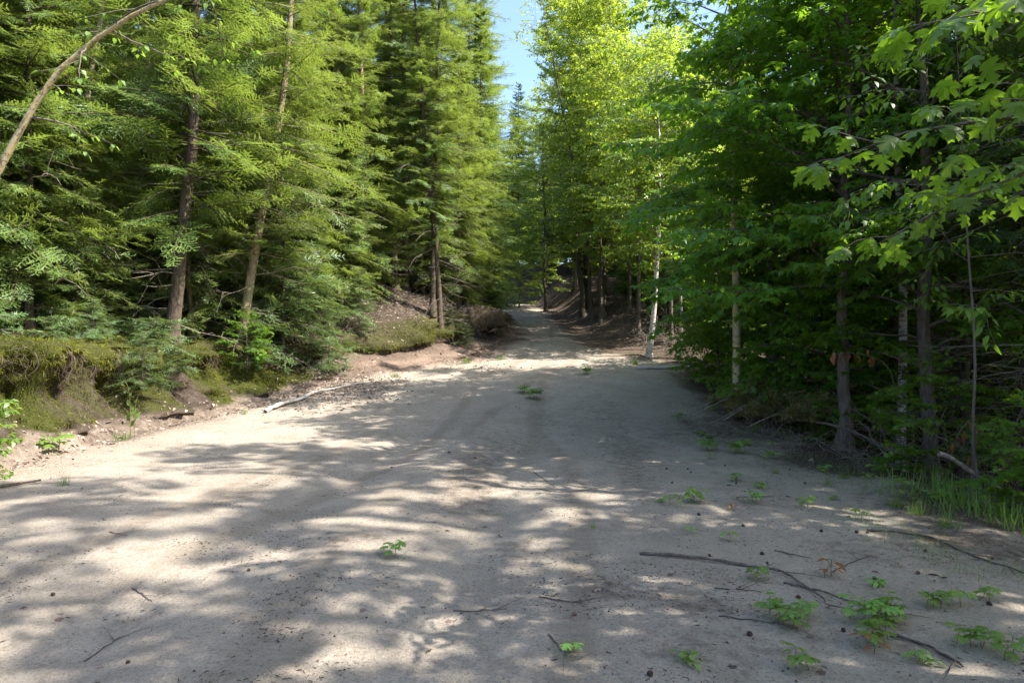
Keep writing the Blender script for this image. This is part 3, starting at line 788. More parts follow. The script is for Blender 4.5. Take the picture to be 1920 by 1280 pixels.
# ---- right side ----------------------------------------------------
r1 = broadleaf(51, 12.5, .088, .30, 2.3, M['maple'], M['birchy'], MAPLE, .11, path=[(0, 0, 0), (-.02, 0, 2.5), (-.1, 0, 6), (-.2, 0, 12.5)], nlimb=42, up=(.2, .7), gap=.075, sub=1.3)
sp("birch_tree", r1, "yellowish birch trunk rising from the shaded road edge by the dead pine boughs", "tree", 4.42, 13.4)
r3 = broadleaf(52, 12.0, .135, .34, 2.6, M['maple'], M['barkgrey'], MAPLE, .115, path=[(0, 0, 0), (-.02, 0, 2.2), (-.1, 0, 5), (-.3, 0, 12)], nlimb=46, gap=.075, sub=1.3,
               fork=[(-.08, 0, 1.7), (-.5, -.1, 3.4), (-1.05, -.15, 5.9), (-1.4, -.2, 8.5)])
sp("maple_tree", r3, "grey forked maple with its second stem leaning outward, in deep shade", "tree", 6.75, 13.9)
r2 = broadleaf(53, 12.5, .075, .55, 1.8, M['birch_leaf'], M['birch'], DIAMOND, .08, path=[(0, 0, 0), (.05, 0, 3), (-.05, 0, 6), (-.1, 0, 12.5)], nlimb=20)
sp("birch_tree", r2, "slender white birch standing behind the dim thicket of dead branches", "tree", 6.25, 11.0)
sp("conifer_pole", TRUNK_POLE, "dark straight conifer trunk just behind the forked maple", "tree", 8.25, 16.0)
for i, (x, y, s_, lab) in enumerate([(6.7, 8.9, .75, "dark conifer with many dead lower twigs behind the thin green sapling"), (7.6, 10.1, .9, "dark conifer stem with dead twigs right of the white birch"), (8.4, 8.6, .8, "dark conifer at the picture's edge with dead brown branches"), (7.0, 12.6, .9, "dark dead-twigged conifer between the white birch and the forked maple"), (9.3, 11.2, 1.0, "dark conifer trunk deep behind the thicket"), (6.0, 7.6, .6, "thin conifer with dead branches hanging over the thicket")]):
    sp("conifer_pole", DEAD_LOW, lab, "tree", x, y, 1.9 * i, s_, "conifers with dead lower branches")
beech1 = broadleaf(54, 5.2, .019, .40, 1.35, M['maple'], M['barkgrey'], BEECH, .115, path=[(0, 0, 0), (-.12, 0, .8), (-.10, 0, 1.8), (-.2, 0, 3.2), (-.3, 0, 5.2)], nlimb=15, gap=.09, up=(.1, .4))
sp("beech_sapling", beech1, "thin greenish sapling stem with long drooping leaves beside the thicket", "sapling", 4.95, 7.15)
def dead_leaf_twig(seed, pts, n, r0=.008):
    Rr = rng(seed); a = MB(); b = MB(); p = lerp_path(pts, 12); V, F = tube(p, np.linspace(r0, .003, 12), 5); a.add(V, F)
    P = []; D = []; N = []; S = []
    for k in range(n):
        i = Rr.integers(6, 12); P.append(p[i] + Rr.normal(0, .03, 3)); D.append((Rr.normal(0, .3), Rr.normal(0, .3), -1)); N.append((Rr.normal(), -1, .2)); S.append(Rr.uniform(.10, .18))
    place_leaves(b, ovate(.15, .10, -.2), P, D, N, S, Rr.uniform(0, 1, n))
    return [("stem", a.mesh("dead_leaf_stem", M['twig'], True)), ("leaves", b.mesh("dead_leaves_cluster", M['deadleaf']))]
DLT = [([(0, 0, 0), (-.05, 0, .9), (-.25, -.1, 1.45), (-.75, -.25, 1.62), (-1.05, -.3, 1.60)], 16), ([(0, 0, 0), (.02, 0, .6), (-.1, -.1, 1.1), (-.4, -.2, 1.05), (-.55, -.2, .85)], 12), ([(0, 0, 0), (.0, .1, .5), (.1, -.1, .9), (.3, -.2, .8), (.4, -.25, .6)], 9)]
for i, (x, y, s, k, lab) in enumerate([(5.25, 9.2, 1.0, 0, "bent twig with a row of withered orange leaves before the forked maple"),
        (5.6, 8.3, 1.0, 1, "low twig with drooping withered yellow leaves in the thicket"), (5.05, 7.5, .8, 1, "twig with curled orange leaves near the thin green sapling"),
        (5.8, 7.4, 1.0, 2, "twig with pale tan withered leaves at the far edge of the thicket"), (6.3, 8.7, 1.2, 0, "tall twig with hanging brown leaves deep in the thicket")]):
    sp("withered_sapling", dead_leaf_twig(600 + i, *DLT[k]), lab, "withered sapling", x, y, .3 * i, s, "saplings with withered leaves", sink=.02)

right = [(MAPLE_A, 6.1, 9.9, 1.0, "large shaded maple arching over the road edge"), (MAPLE_B, 5.7, 12.0, 1.0, "dense maple behind the yellowish birch trunk"),
         (MAPLE_B, 7.9, 11.9, 1.0, "deep green maple between the forked maple and the white birch"), (MAPLE_A, 6.1, 15.6, .72, "maple at the edge of the sunny gap"),
         (MAPLE_THIN, 7.3, 8.2, .85, "thin-leaved maple over the thicket"), (MAPLE_B, 8.7, 14.3, 1.1, "maple filling the woods behind the forked stem"),
         (MAPLE_B, 9.4, 9.4, 1.1, "maple deep behind the white birch")]
for i, (k, x, y, s, lab) in enumerate(right): sp("maple_tree", k, lab, "tree", x, y, 2.2 * i + 1, s, GM)
for i, (k, x, y, s, lab) in enumerate([(MAPLE_SAP, 5.4, 12.9, 1.0, "leafy maple sapling close behind the yellowish birch trunk"), (MAPLE_SAP, 5.5, 11.5, .7, "maple sapling with dark leaves reaching low over the shaded edge"),
        (MAPLE_SAP, 4.95, 16.3, .95, "maple sapling leaning into the light near the white leaning birch"), (MAPLE_SAP, 5.75, 18.2, 1.0, "maple sapling leafing down to the ground beside the white log"), (MAPLE_SAP, 6.6, 20.0, 1.0, "maple sapling behind the white log in dappled light"), (MAPLE_SAP2, 5.15, 14.9, 1.0, "short maple sapling behind the fading pine boughs"),
        (MAPLE_SAP2, 6.0, 12.3, 1.0, "short maple sapling at the foot of the forked maple"), (MAPLE_SAP, 5.9, 14.8, 1.0, "maple sapling between the yellowish birch and the forked maple"),
        (MAPLE_SAP2, 5.1, 8.35, .55, "low maple sapling at the foot of the thin green stem"), 
        (MAPLE_SAP2, 5.2, 6.7, .5, "low maple sapling behind the grass clump")]):
    sp("maple_sapling", k, lab, "sapling", x, y, 1.9 * i, s, "maple saplings along the right edge", sink=.02)


over = broadleaf(60, 9.5, .10, .34, 2.5, M['maple'], M['barkgrey'], MAPLE, .13, nlimb=40, gap=.08, sub=1.3,
                 extra=[((0, 0, z_), (-1, dy_, up_), L_, .05) for z_, dy_, up_ in ((2.6, .3, .15), (3.1, -.25, .3), (3.5, .1, .4), (4.0, -.1, .4), (4.5, .3, .3), (5.2, -.35, .25)) for L_ in (3.0 + .12 * z_,)])
sp("maple_tree", over, "maple reaching its dark leafy limbs farthest out over the road", "tree", 5.15, 10.6, .1)
over2 = broadleaf(61, 9.0, .085, .36, 2.3, M['maple'], M['barkgrey'], MAPLE, .125, nlimb=34, gap=.08, sub=1.3,
                  extra=[((0, 0, z_), (-1, dy_, up_), 2.2 + .14 * z_, .045) for z_, dy_, up_ in ((2.75, .1, .12), (3.2, -.2, .18), (3.7, .15, .22), (4.2, -.1, .2), (4.7, .2, .25))])
sp("maple_tree", over2, "maple screening the white leaning birch with its low left-hand limbs", "tree", 5.2, 13.6, -.1)
bough = broadleaf(55, 8.0, .09, .50, 1.7, M['maple'], M['barkgrey'], MAPLE_FINE, .125, nlimb=18, gap=.13, up=(.4, .9), sub=.7, keep=lambda a, z: math.cos(a) > -.2,
                  extra=[((0, 0, 2.85), (-.85, .45, .20), 2.9, .05), ((0, 0, 3.2), (-.75, .75, .05), 2.8, .05), ((0, 0, 3.3), (-.9, .42, -.0), 2.3, .05), ((0, 0, 3.0), (-.8, .5, .12), 2.5, .05)])
sp("maple_tree", bough, "near maple whose large pointed leaves hang into the upper corner", "tree", 4.25, 2.55, z=-.1)
SHRUB = broadleaf(59, 1.15, .012, .10, .50, M['young'], M['barkgrey'], BEECH, .13, nlimb=16, gap=.06, up=(.2, .9))
# trees beyond the right edge of the picture that throw the dappled shade over the road
for i, (k, x, y, s) in enumerate([(MAPLE_THIN, 8.3, 3.3, 1.4), (MAPLE_THIN, 7.9, 5.6, 1.3), (MAPLE_THIN, 5.9, -.1, 1.0), (MAPLE_THIN, 10.6, 1.6, 1.35), (MAPLE_THIN, 10.8, 4.8, 1.4), (MAPLE_THIN, 6.2, -1.4, 1.2), (HEM_A, 9.6, -1.5, .95), (HEM_A, 7.2, -4.6, .9)]):
    sp("maple_tree" if k in (MAPLE_THIN, MAPLE_B) else "hemlock_tree", k, "roadside tree shading the near road from beyond the picture's edge", "tree", x, y, 1.3 * i, s, "trees shading the near road")
rt = [(x, y) for _, x, y, _, _ in right] + [(6.75, 13.9), (6.25, 11), (8.25, 16)]
for i, (x, y) in enumerate(scatter(30, (8, 17.5), (6, 42), 2.3, 13, lambda x, y: x > XR(y) + 4 and x < 1.0 * y + 3 and not (17.0 < y + .05 * (x - 5) < 22.8 and x < 16) and not (y > 22 and x < .27 * y + 2.0) and not (22 < y < 34 and x < 17), rt)):
    sp("hemlock_tree", (HEM_FAR2, HEM_FAR, HEM_FAR2, MAPLE_B)[i % 4] if True else None, "dark tree deep in the shaded woods right of the road", "tree", x, y, 2.7 * i, R.uniform(.8, 1.1), GR)

for i, (x, y) in enumerate(scatter(11, (17.5, 22), (11, 27), 1.8, 19)):
    sp("young_birch", YOUNGB, "sunlit young tree beyond the right-hand woods, glinting between dark stems", "tree", x, y, 1.1 * i, R.uniform(.9, 1.3), "sunlit trees beyond the right-hand woods")
# ---- centre --------------------------------------------------------
airy = broadleaf(62, 16.5, .10, .30, 2.4, M['birch_leaf'], M['barkgrey'], DIAMOND, .13, path=[(0, 0, 0), (-.3, 0, 5), (-1.3, 0, 10), (-2.5, 0, 16.5)], nlimb=34, gap=.085, up=(.1, .8), shape='top')
sp("birch_tree", airy, "thin airy birch leaning left across the strip of sky", "tree", 4.1, 35.5, 0, 1.0, GC)
wb = broadleaf(56, 9.5, .095, .36, 2.2, M['birch_leaf'], M['birch'], DIAMOND, .10, path=[(0, 0, 0), (.10, 0, .8), (.20, 0, 1.9), (.27, 0, 3.2), (.35, 0, 5), (.3, 0, 9.5)], nlimb=56, up=(-.1, .7), gap=.06, sub=1.5, extra=[((.27, 0, z_), (dx_, -1, .1), 1.7, .04) for z_, dx_ in ((3.3, -.3), (3.7, .4), (4.2, -.5), (4.7, .1), (5.2, -.3), (5.7, .3), (6.2, 0))])
sp("birch_tree", wb, "white birch trunk curving up from the sunlit road edge beside the brush pile", "tree", 4.40, 22.0)
wb2 = broadleaf(57, 9, .055, .45, 1.8, M['birch_leaf'], M['birch'], DIAMOND, .10, nlimb=40, gap=.06, sub=1.4)
sp("birch_tree", wb2, "thin pale birch just behind the curving white trunk", "tree", 6.0, 24.3)
for i, (k, x, y, s, lab) in enumerate([(YOUNG_HI, 4.9, 26.5, 1.20, "bright yellow-green young birch lit by the sun above the bend"), (YOUNG_HI, 6.6, 29.5, 1.3, "second sunlit young birch beside the brightest one"),
        (ASPEN, 4.0, 38.0, .97, "tall slender aspen standing against the blue sky"), (ASPEN, 5.6, 42, 1.05, "broad tall aspen behind the slender one"),
        (ASPEN2, 6.6, 34.5, .74, "leafy birch filling the slope over the bend"), (ASPEN2, 1.5, 58, .9, "leafy tree beyond the top of the road"),
        (YOUNGB, .5, 47, .9, "bright low bush at the top of the road by the hemlocks"), (YOUNGB, 2.6, 60, 1.0, "light green young tree past the crest"),
        (YOUNG_HI, 5.4, 31.5, 1.35, "leaning young birch on the slope above the road bend"), (YOUNG_HI, 4.9, 36.5, 1.2, "young birch near the bend, leaves catching light"), (ASPEN2, 4.4, 40.5, .9, "dense leafy birch behind the bend under the aspens"),
        (ASPEN2, 2.2, 44.5, .80, "full leafy birch closing the view beside the strip of sky"), (YOUNG_HI, 4.2, 32.5, 1.1, "bright young birch leaning toward the road below the aspens"),
        (ASPEN, 4.6, 34.5, .86, "sunlit yellow-green aspen nearest the bend of the road"), (YOUNG_HI, 5.6, 23.9, 1.1, "young birch glowing in the sun behind the white leaning trunk"),
        (ASPEN, 4.2, 46, 1.05, "tall aspen behind the other two against the sky"), (ASPEN2, 2.4, 52, .95, "rounded leafy birch by the crest of the road"), (ASPEN2, 8.3, 38, .80, "large leafy birch on the slope right of the aspens"), (YOUNG_HI, 7.6, 25.5, 1.1, "young birch at the far side of the brush heap"),
        (ASPEN2, 8.5, 27.5, .7, "small birch at the sunny gap's far side")]):
    sp("aspen_tree" if k is ASPEN else "birch_tree" if k is ASPEN2 else "young_birch", k, lab, "tree", x, y, 1.6 * i, s, GC)
for i, (x, y) in enumerate([(7.6, 50), (5.6, 54.5), (9.2, 46.5), (3.2, 58.5), (8.4, 57), (.5, 62), (-2.5, 64), (11, 52), (2, 66), (5, 64), (-1, 69), (7, 68.5), (3.6, 72), (-4.5, 67), (6.3, 59), (9.5, 63)]):
    sp("hemlock_tree", (HEM_FAR2, HEM_FAR)[i % 2], "dark conifer standing on the hump past the road crest", "tree", x, y, 1.4 * i, .8, "conifers on the hump past the crest")
for i, (x, y) in enumerate(scatter(20, (6.3, 12), (25.5, 44), 1.1, 44, lambda x, y: x > XR(y) + 2.9)):
    sp("maple_sapling" if i % 2 else "fir_sapling", (FIR_Y, MAPLE_SAP)[i % 2], "leafy young tree on the dark slope right of the bend", "sapling", x, y, 1.3 * i, R.uniform(.7, 1.2), "young growth on the slope right of the bend", sink=.03)
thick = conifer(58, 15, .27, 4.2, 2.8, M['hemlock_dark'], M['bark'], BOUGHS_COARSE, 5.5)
sp("hemlock_tree", thick, "thick dark trunk standing alone on the slope at the bend", "tree", 4.45, 40.0)
for i, (x, y) in enumerate(scatter(26, (-14, 26), (36, 74), 3.2, 15, lambda x, y: (x > XR(y) + 3.5 or (y > 60)) and not (abs(x - .11 * y) < 1.6 and y < 41.0))):
    sp("hemlock_tree" if i % 3 else "birch_tree", (ASPEN2, HEM_FAR2, HEM_FAR)[i % 3], "dim tree in the far woods past the bend of the road", "tree", x, y, 1.9 * i, R.uniform(.6, .9), GC)

for i, (x, y) in enumerate(scatter(46, (-26, -6), (9, 40), 1.3, 31, lambda x, y: x < XL(y) - 3.4 and x > -.95 * y - 1)):
    sp("fir_sapling", FIR_Y, "shaded young fir in the undergrowth behind the left bank", "young fir", x, y, i, R.uniform(.5, 1.1), "young firs under the left-hand woods", sink=.03)
for i, (x, y) in enumerate(scatter(40, (5, 22), (8, 40), 1.2, 32, lambda x, y: x > XR(y) + (3.4 if y < 17 else 6 if y > 23 else 9) and x < .95 * y)):
    sp("maple_sapling" if i % 2 else "fir_sapling", (FIR_Y, MAPLE_SAP)[i % 2], "shaded young tree in the undergrowth of the right-hand woods", "sapling", x, y, i, R.uniform(.5, .9), "undergrowth of the right-hand woods", sink=.03)
for i, (x, y) in enumerate(scatter(44, (-16, 20), (38, 72), 1.6, 33, lambda x, y: x > XR(y) + 5.5 or x < XL(y) - 2 or y > 66)):
    sp("fir_sapling" if i % 2 else "young_birch", (YOUNGB, FIR_Y)[i % 2], "leafy young growth by the far bend of the road", "sapling", x, y, i, (R.uniform(.3, .6), R.uniform(.8, 1.5))[i % 2], "undergrowth by the far bend", sink=.03)

# ------------------------------------------------------------------ ground things
def seedling(seed, n, leaf, h, tmpl):
    Rr = rng(seed); mb = MB(); P = []; D = []; N = []; S = []
    for k in range(max(1, n // 4)):
        a0 = Rr.uniform(0, 6.28); b = np.array([Rr.normal(0, .035), Rr.normal(0, .035), 0]) * (k > 0) * 1.5; hh = h * Rr.uniform(.6, 1.1)
        top = b + [Rr.normal(0, .02), Rr.normal(0, .02), hh]
        V, F = tube(np.array([b - [0, 0, .02], (b + top) / 2 + Rr.normal(0, .006, 3), top]), [.0028, .002, .0015], 4); mb.add(V, F, 0)
        for j in range(4):
            a = a0 + j * PI / 2 + Rr.normal(0, .25); zz = hh * (1 if j < 2 else Rr.uniform(.6, 1))
            c = b + (top - b) * zz / hh; d = np.array([math.cos(a), math.sin(a), Rr.uniform(-.25, .25)]); e = c + d * leaf * .35
            V, F = tube(np.array([c, e]), [.0014, .001], 3); mb.add(V, F, 0)
            P.append(e); D.append(d + [0, 0, -.15]); N.append((Rr.normal(0, .2), Rr.normal(0, .2), 1)); S.append(leaf * Rr.uniform(.7, 1.2))
    place_leaves(mb, tmpl, P, D, N, S, Rr.uniform(.2, 1, len(P)), 1)
    return mb.mesh("leafy_seedling", [M['stem'], M['seedling']])
SEED = [seedling(1, 4, .085, .09, MAPLE_FINE), seedling(2, 8, .075, .11, MAPLE_FINE), seedling(3, 16, .07, .13, MAPLE_FINE), seedling(4, 12, .085, .12, BEECH), seedling(5, 24, .075, .15, MAPLE_FINE)]
SEED.append(seedling(6, 20, .05, .06, OVATE)); dm = seedling(7, 8, .07, .09, BEECH); dm.materials[1] = M['deadleaf']; SEED.append(dm)
def put(name, me, label, cat, x, y, rz, s, group=None, dz=0.0, rx=0.0):
    o = link(name, me); o.location = (x, y, gz(x, y) + dz); o.rotation_euler = (rx, 0, rz); o.scale = (s, s, s)
    return tagit(o, label, cat, group)
SD = [(-0.92, 5.0, 1, 1.0), (1.62, 6.72, 3, 1.1), (1.82, 6.8, 4, .9), (2.74, 7.46, 4, 1.15), (2.45, 6.83, 1, 1.1), (2.79, 6.61, 1, 1.0), (2.11, 4.61, 2, 1.2), (1.64, 4.61, 1, 0.9), (2.37, 4.4, 1, .9), (1.5, 3.9, 2, 1.0),
      (1.64, 3.95, 1, .9), (1.57, 3.73, 1, .9), (1.98, 3.84, 2, 1.1), (2.08, 3.8, 4, .95), (2.16, 3.92, 2, 1.0), (2.51, 4.06, 2, .8), (2.67, 4.06, 0, 1.0), (1.84, 3.47, 4, 1.0), (2.0, 3.36, 4, .9), (1.93, 3.6, 2, 1), (2.37, 3.53, 2, .9),
      (2.42, 3.36, 1, 1.0), (1.45, 3.31, 1, 1.0), (0.85, 3.4, 0, .9), (0.3, 3.47, 0, .7), (3.2, 9.75, 4, 1.3), (2.89, 10.0, 4, 1.1), (3.07, 10.6, 2, 1.1), (3.07, 11.24, 2, 1.2), (3.13, 12.52, 2, 1.3), (0.47, 15.1, 4, 1.6), (0.25, 15.5, 2, 1.5),
      (1.98, 18.14, 4, 1.3), (3.26, 6.95, 2, .8), (3.13, 6.12, 0, .9), (1.75, 5.46, 0, .8), (2.91, 4.23, 1, .8), (1.49, 5.69, 0, .6), (1.49, 6.83, 3, .7), (2.1, 6.5, 0, .7), (2.6, 7.9, 2, .8), (3.5, 9.3, 2, .9), (3.8, 8.4, 1, .9), (3.6, 10.4, 2, 1.0), (2.7, 9.4, 1, .8)]
for i, (x, y, k, s) in enumerate(SD):
    k = 5 if i % 5 == 3 else 6 if i % 11 == 6 else k
    lab = ["tiny two-leaved maple seedling standing on bare sand", "small maple seedling with a few pale leaves on the sand", "maple seedling with several light green leaves on the shaded sand",
           "seedling with narrow drooping yellow-green leaves on the sand", "leafy clump of light green maple seedlings on the sand", "low weed with small oval leaves close to the sand", "withered brown seedling on the sand"][k]
    if i == 0: lab = "lone bright maple seedling at the sun patch in the middle of the road"
    put("maple_seedling" if k in (0, 1, 2, 4) else "weed_seedling", SEED[k], lab, "seedling", x, y, 2.39 * i, s, "broadleaf seedlings sprouting on the sand" if i else None)
sp("leafy_shrub", SHRUB, "sunlit pale-leaved shrub cut by the picture's edge under the bank", "shrub", -6.36, 8.05, .5, .72, sink=.02)
sp("leafy_shrub", SHRUB, "small sunlit bush beside the white log at the bright strip", "shrub", 4.8, 17.0, 2.5, .9, sink=.02)
sp("leafy_shrub", SHRUB, "low shaded bush under the yellowish birch trunk", "shrub", 4.9, 13.7, 1.5, .8, sink=.02)
put("maple_seedling", SEED[1], "broad-leaved weed at the foot of the mossy bank", "weed", -6.55, 9.6, .5, 2.3)

def cone_mesh(seed):
    Rr = rng(seed); mb = MB()
    for r_ in range(8):
        t = r_ / 7; rad = .0165 * math.sin(PI * (.12 + .8 * t)) + .002
        for k in range(8):
            a = k * PI / 4 + r_ * .39; d = np.array([math.cos(a), math.sin(a), .35]); c = np.array([0, 0, (t - .5) * .036]); sdv = np.array([-math.sin(a), math.cos(a), 0])
            tip = c + d * rad * Rr.uniform(.9, 1.1)
            V = np.array([c, tip - sdv * .006, tip + sdv * .006, tip + [0, 0, .007]]); mb.add(V, [(0, 1, 2), (0, 3, 1), (0, 2, 3), (1, 3, 2)])
    V, F = tube(np.array([(0, 0, -.018), (0, 0, 0), (0, 0, .016)]), [.006, .010, .004], 6); mb.add(V, F)
    return mb.mesh("pine_cone", M['cone'])
CONE = [cone_mesh(1), cone_mesh(2)]
CN = [(2.19, 8.36), (2.34, 8.1), (1.93, 8.54), (2.2, 8.54), (2.5, 8.19), (2.54, 7.73), (2.53, 7.19), (2.33, 5.29), (2.77, 4.66), (1.47, 5.07), (0.92, 4.23), (1.29, 3.7), (1.77, 4.23), (3.18, 5.54), (3.16, 5.22), (3.52, 5.0), (3.34, 4.94), (2.87, 5.69), (2.96, 5.69), (3.09, 6.83),
      (1.83, 4.89), (1.88, 5.12), (2.54, 4.55), (-2.87, 4.27), (-1.82, 4.71), (2.18, 6.72), (1.73, 6.31), (2.58, 5.69), (2.66, 6.31), (1.81, 7.73), (2.28, 4.06), (2.65, 4.19), (2.87, 4.1), (1.81, 3.73), (2.71, 3.73), (-1.92, 3.41), (0.66, 3.26), (0.94, 3.44), (2.42, 4.55), (3.47, 8.54), (2.9, 7.4), (3.3, 7.7), (2.0, 5.9), (3.1, 9.1), (2.75, 8.8)]
CN = [c for j, c in enumerate(CN) if j % 3 != 1]
for i, (x, y) in enumerate(CN):
    put("pine_cone", CONE[i % 2], "small dark pine cone lying on the sand", "pine cone", x, y, i * 1.7, (.5 + .35 * ((i * 37) % 10) / 10), "pine cones scattered on the sand", .007, 1.2)

def stick(name, pts, r0, r1, label, mat, cat="stick", side=3, seed=0, group=None, lift=.0):
    Rr = rng(seed + 900); P = np.array([(x, y, gz(x, y) + r0 * .8 + lift) for x, y in pts])
    p = lerp_path(P, 10 * (len(pts) - 1)); p[:, :2] += Rr.normal(0, .004, (len(p), 2)); p[:, 2] = ground(p[:, 0], p[:, 1]) + r0 * .7 + np.abs(np.sin(np.linspace(0, 9, len(p)))) * r0 * 1.0 + lift
    if side == 0: p[:, 2] = np.linspace(p[0, 2], p[-1, 2], len(p)) + .01
    c = p.mean(0); c[2] = gz(c[0], c[1]); mb = MB()
    V, F = tube(p - c, np.linspace(r0, r1, len(p)) * (1 + .15 * Rr.normal(0, 1, len(p))), 7); mb.add(V, F)
    for k in range(side):
        i = Rr.integers(len(p) // 3, len(p) - 1); d = unit(p[i] - p[i - 1]); d = unit(d + np.array([-d[1], d[0], 0]) * Rr.choice([-1, 1]) * .9); l = Rr.uniform(.1, .35)
        q = np.array([p[i], p[i] + d * l * .5 + [0, 0, .004], p[i] + d * l]) - c; V, F = tube(q, [r1 * .9 + .001, r1 * .7, .001], 4); mb.add(V, F)
    o = link(name, mb.mesh(name, mat, True)); o.location = c; return tagit(o, label, cat, group)
G2 = "loose sticks on the sandy road"
stick("fallen_branch", [(0.96, 5.12), (1.43, 4.94), (1.75, 4.77), (1.87, 4.61), (1.9, 4.25), (1.87, 4.02)], .012, .004, "long curved dark branch lying among seedlings on the sand", M['twigdark'], "branch", 4, 1)
stick("fallen_branch", [(1.79, 4.5), (1.96, 4.32), (2.12, 3.98)], .007, .003, "thin dark branch crossing toward the pale seedlings", M['twigdark'], "branch", 2, 2)
stick("fallen_branch", [(2.03, 3.66), (2.15, 3.53), (2.18, 3.3)], .009, .005, "short dark branch in the seedling patch at the bottom edge", M['twigdark'], "branch", 1, 3)
stick("fallen_branch", [(3.0, 5.75), (3.25, 5.69), (3.42, 5.54), (3.46, 4.94), (3.55, 4.55)], .009, .004, "dark branch running along the right shoulder of the road", M['twigdark'], "branch", 5, 4)
SK = [([(.29, 7.46), (.57, 7.27), (1.06, 7.54)], "thin bowed dark stick in the middle of the road"), ([(.26, 8.36), (.47, 7.54)], "short dark stick just beyond the bowed one"), ([(-2.19, 3.5), (-2.16, 3.77)], "forked little stick on the near shaded sand"),
      ([(-2.47, 4.45), (-2.25, 4.27)], "bent little stick on bare near sand"), ([(.2, 3.73), (.28, 3.47)], "short stick at the bottom of the picture"), ([(.17, 4.27), (.45, 4.14)], "thin stick beside the brown litter patch"),
      ([(-.36, 4.14), (-.03, 4.12)], "straight thin stick by the small sun spot"), ([(2.21, 4.71), (2.65, 5.06)], "slanting thin stick on the right of the sand"), ([(1.3, 4.37), (1.58, 4.32)], "thin stick touching the lower end of the long branch"),
      ([(2.0, 5.2), (2.2, 5.0)], "thin stick above the long curved branch"), ([(1.2, 3.95), (1.55, 3.8)], "twiggy stick left of the seedling patch"), ([(2.3, 7.0), (2.8, 7.1)], "dark stick by the leafy seedling clump"), ([(-3.3, 5.6), (-3.1, 5.5)], "short dark stick on the left part of the road")]
for i, (pts, lab) in enumerate(SK): stick("dry_stick", pts, .0045, .002, lab, M['twigdark'], "stick", 2, 20 + i, G2)
stick("bark_strip", [(-5.75, 7.2), (-5.5, 7.5), (-5.35, 7.75)], .022, .012, "reddish strip of bark lying at the sunny left edge", M['bark'], "bark", 0, 40)
stick("fallen_branch", [(-4.85, 13.4), (-4.6, 14.6), (-4.2, 15.8), (-3.4, 16.5)], .045, .014, "bleached fallen branch on the dead leaves at the bank foot", M['log'], "branch", 4, 41)
stick("birch_log", [(3.45, 18.8), (4.1, 18.75), (4.95, 18.8)], .055, .045, "weathered white log lying across the sunny strip at the road edge", M['log'], "log", 0, 42)
stick("fallen_branch", [(4.75, 7.6), (5.4, 7.4), (6.4, 7.0)], .028, .015, "grey fallen pole lying below the shoulder by the grass clump", M['twig'], "branch", 3, 43, None, .35)
stick("fallen_branch", [(4.6, 11.0), (5.3, 10.3), (6.0, 9.0)], .030, .016, "long grey dead limb sloping into the dark thicket", M['twig'], "branch", 4, 44, None, .3)
stick("fallen_branch", [(5.2, 30.5), (5.9, 31.2)], .05, .04, "pale dead limb on the dark slope below the thick trunk", M['twig'], "branch", 0, 45)

def brush(seed, n, w, h, r=.006, L=(.4, 1.3)):
    Rr = rng(seed); mb = MB()
    for k in range(n):
        p = np.array([np.clip(Rr.normal(0, w * .42), -w, w), np.clip(Rr.normal(0, w * .30), -w * .7, w * .7), Rr.uniform(0, h * .6)]); a = Rr.uniform(0, 6.28); e = Rr.normal(.15, .5); l = Rr.uniform(*L)
        d = np.array([math.cos(a) * math.cos(e), math.sin(a) * math.cos(e), math.sin(e)])
        q = lerp_path(np.array([p, p + d * l * .35 + Rr.normal(0, .05, 3), p + d * l * .7 + Rr.normal(0, .08, 3), p + d * l + Rr.normal(0, .1, 3)]), 7); q[:, 2] = np.maximum(q[:, 2], .0)
        rr = r * Rr.uniform(.5, 1.5); V, F = tube(q, np.linspace(rr, rr * .35, 7), 4); mb.add(V, F)
        for j in range(Rr.integers(0, 4)):
            i = Rr.integers(2, 6); dd = unit(d + Rr.normal(0, .7, 3)) * Rr.uniform(.1, .45); V, F = tube(np.array([q[i], q[i] + dd * .5 + Rr.normal(0, .02, 3), q[i] + dd]), [rr * .5, rr * .4, .0015], 3); mb.add(V, F)
    return mb
BRUSH = [brush(1, 90, 1.6, 1.3).mesh("brush", M['twig']), brush(2, 90, 1.6, .8).mesh("brush", M['twig']), brush(3, 50, 1.2, .5, .005, (.3, .9)).mesh("brush", M['twig']), brush(4, 110, 1.8, 2.4, .006).mesh("brush", M['twigdark'])]
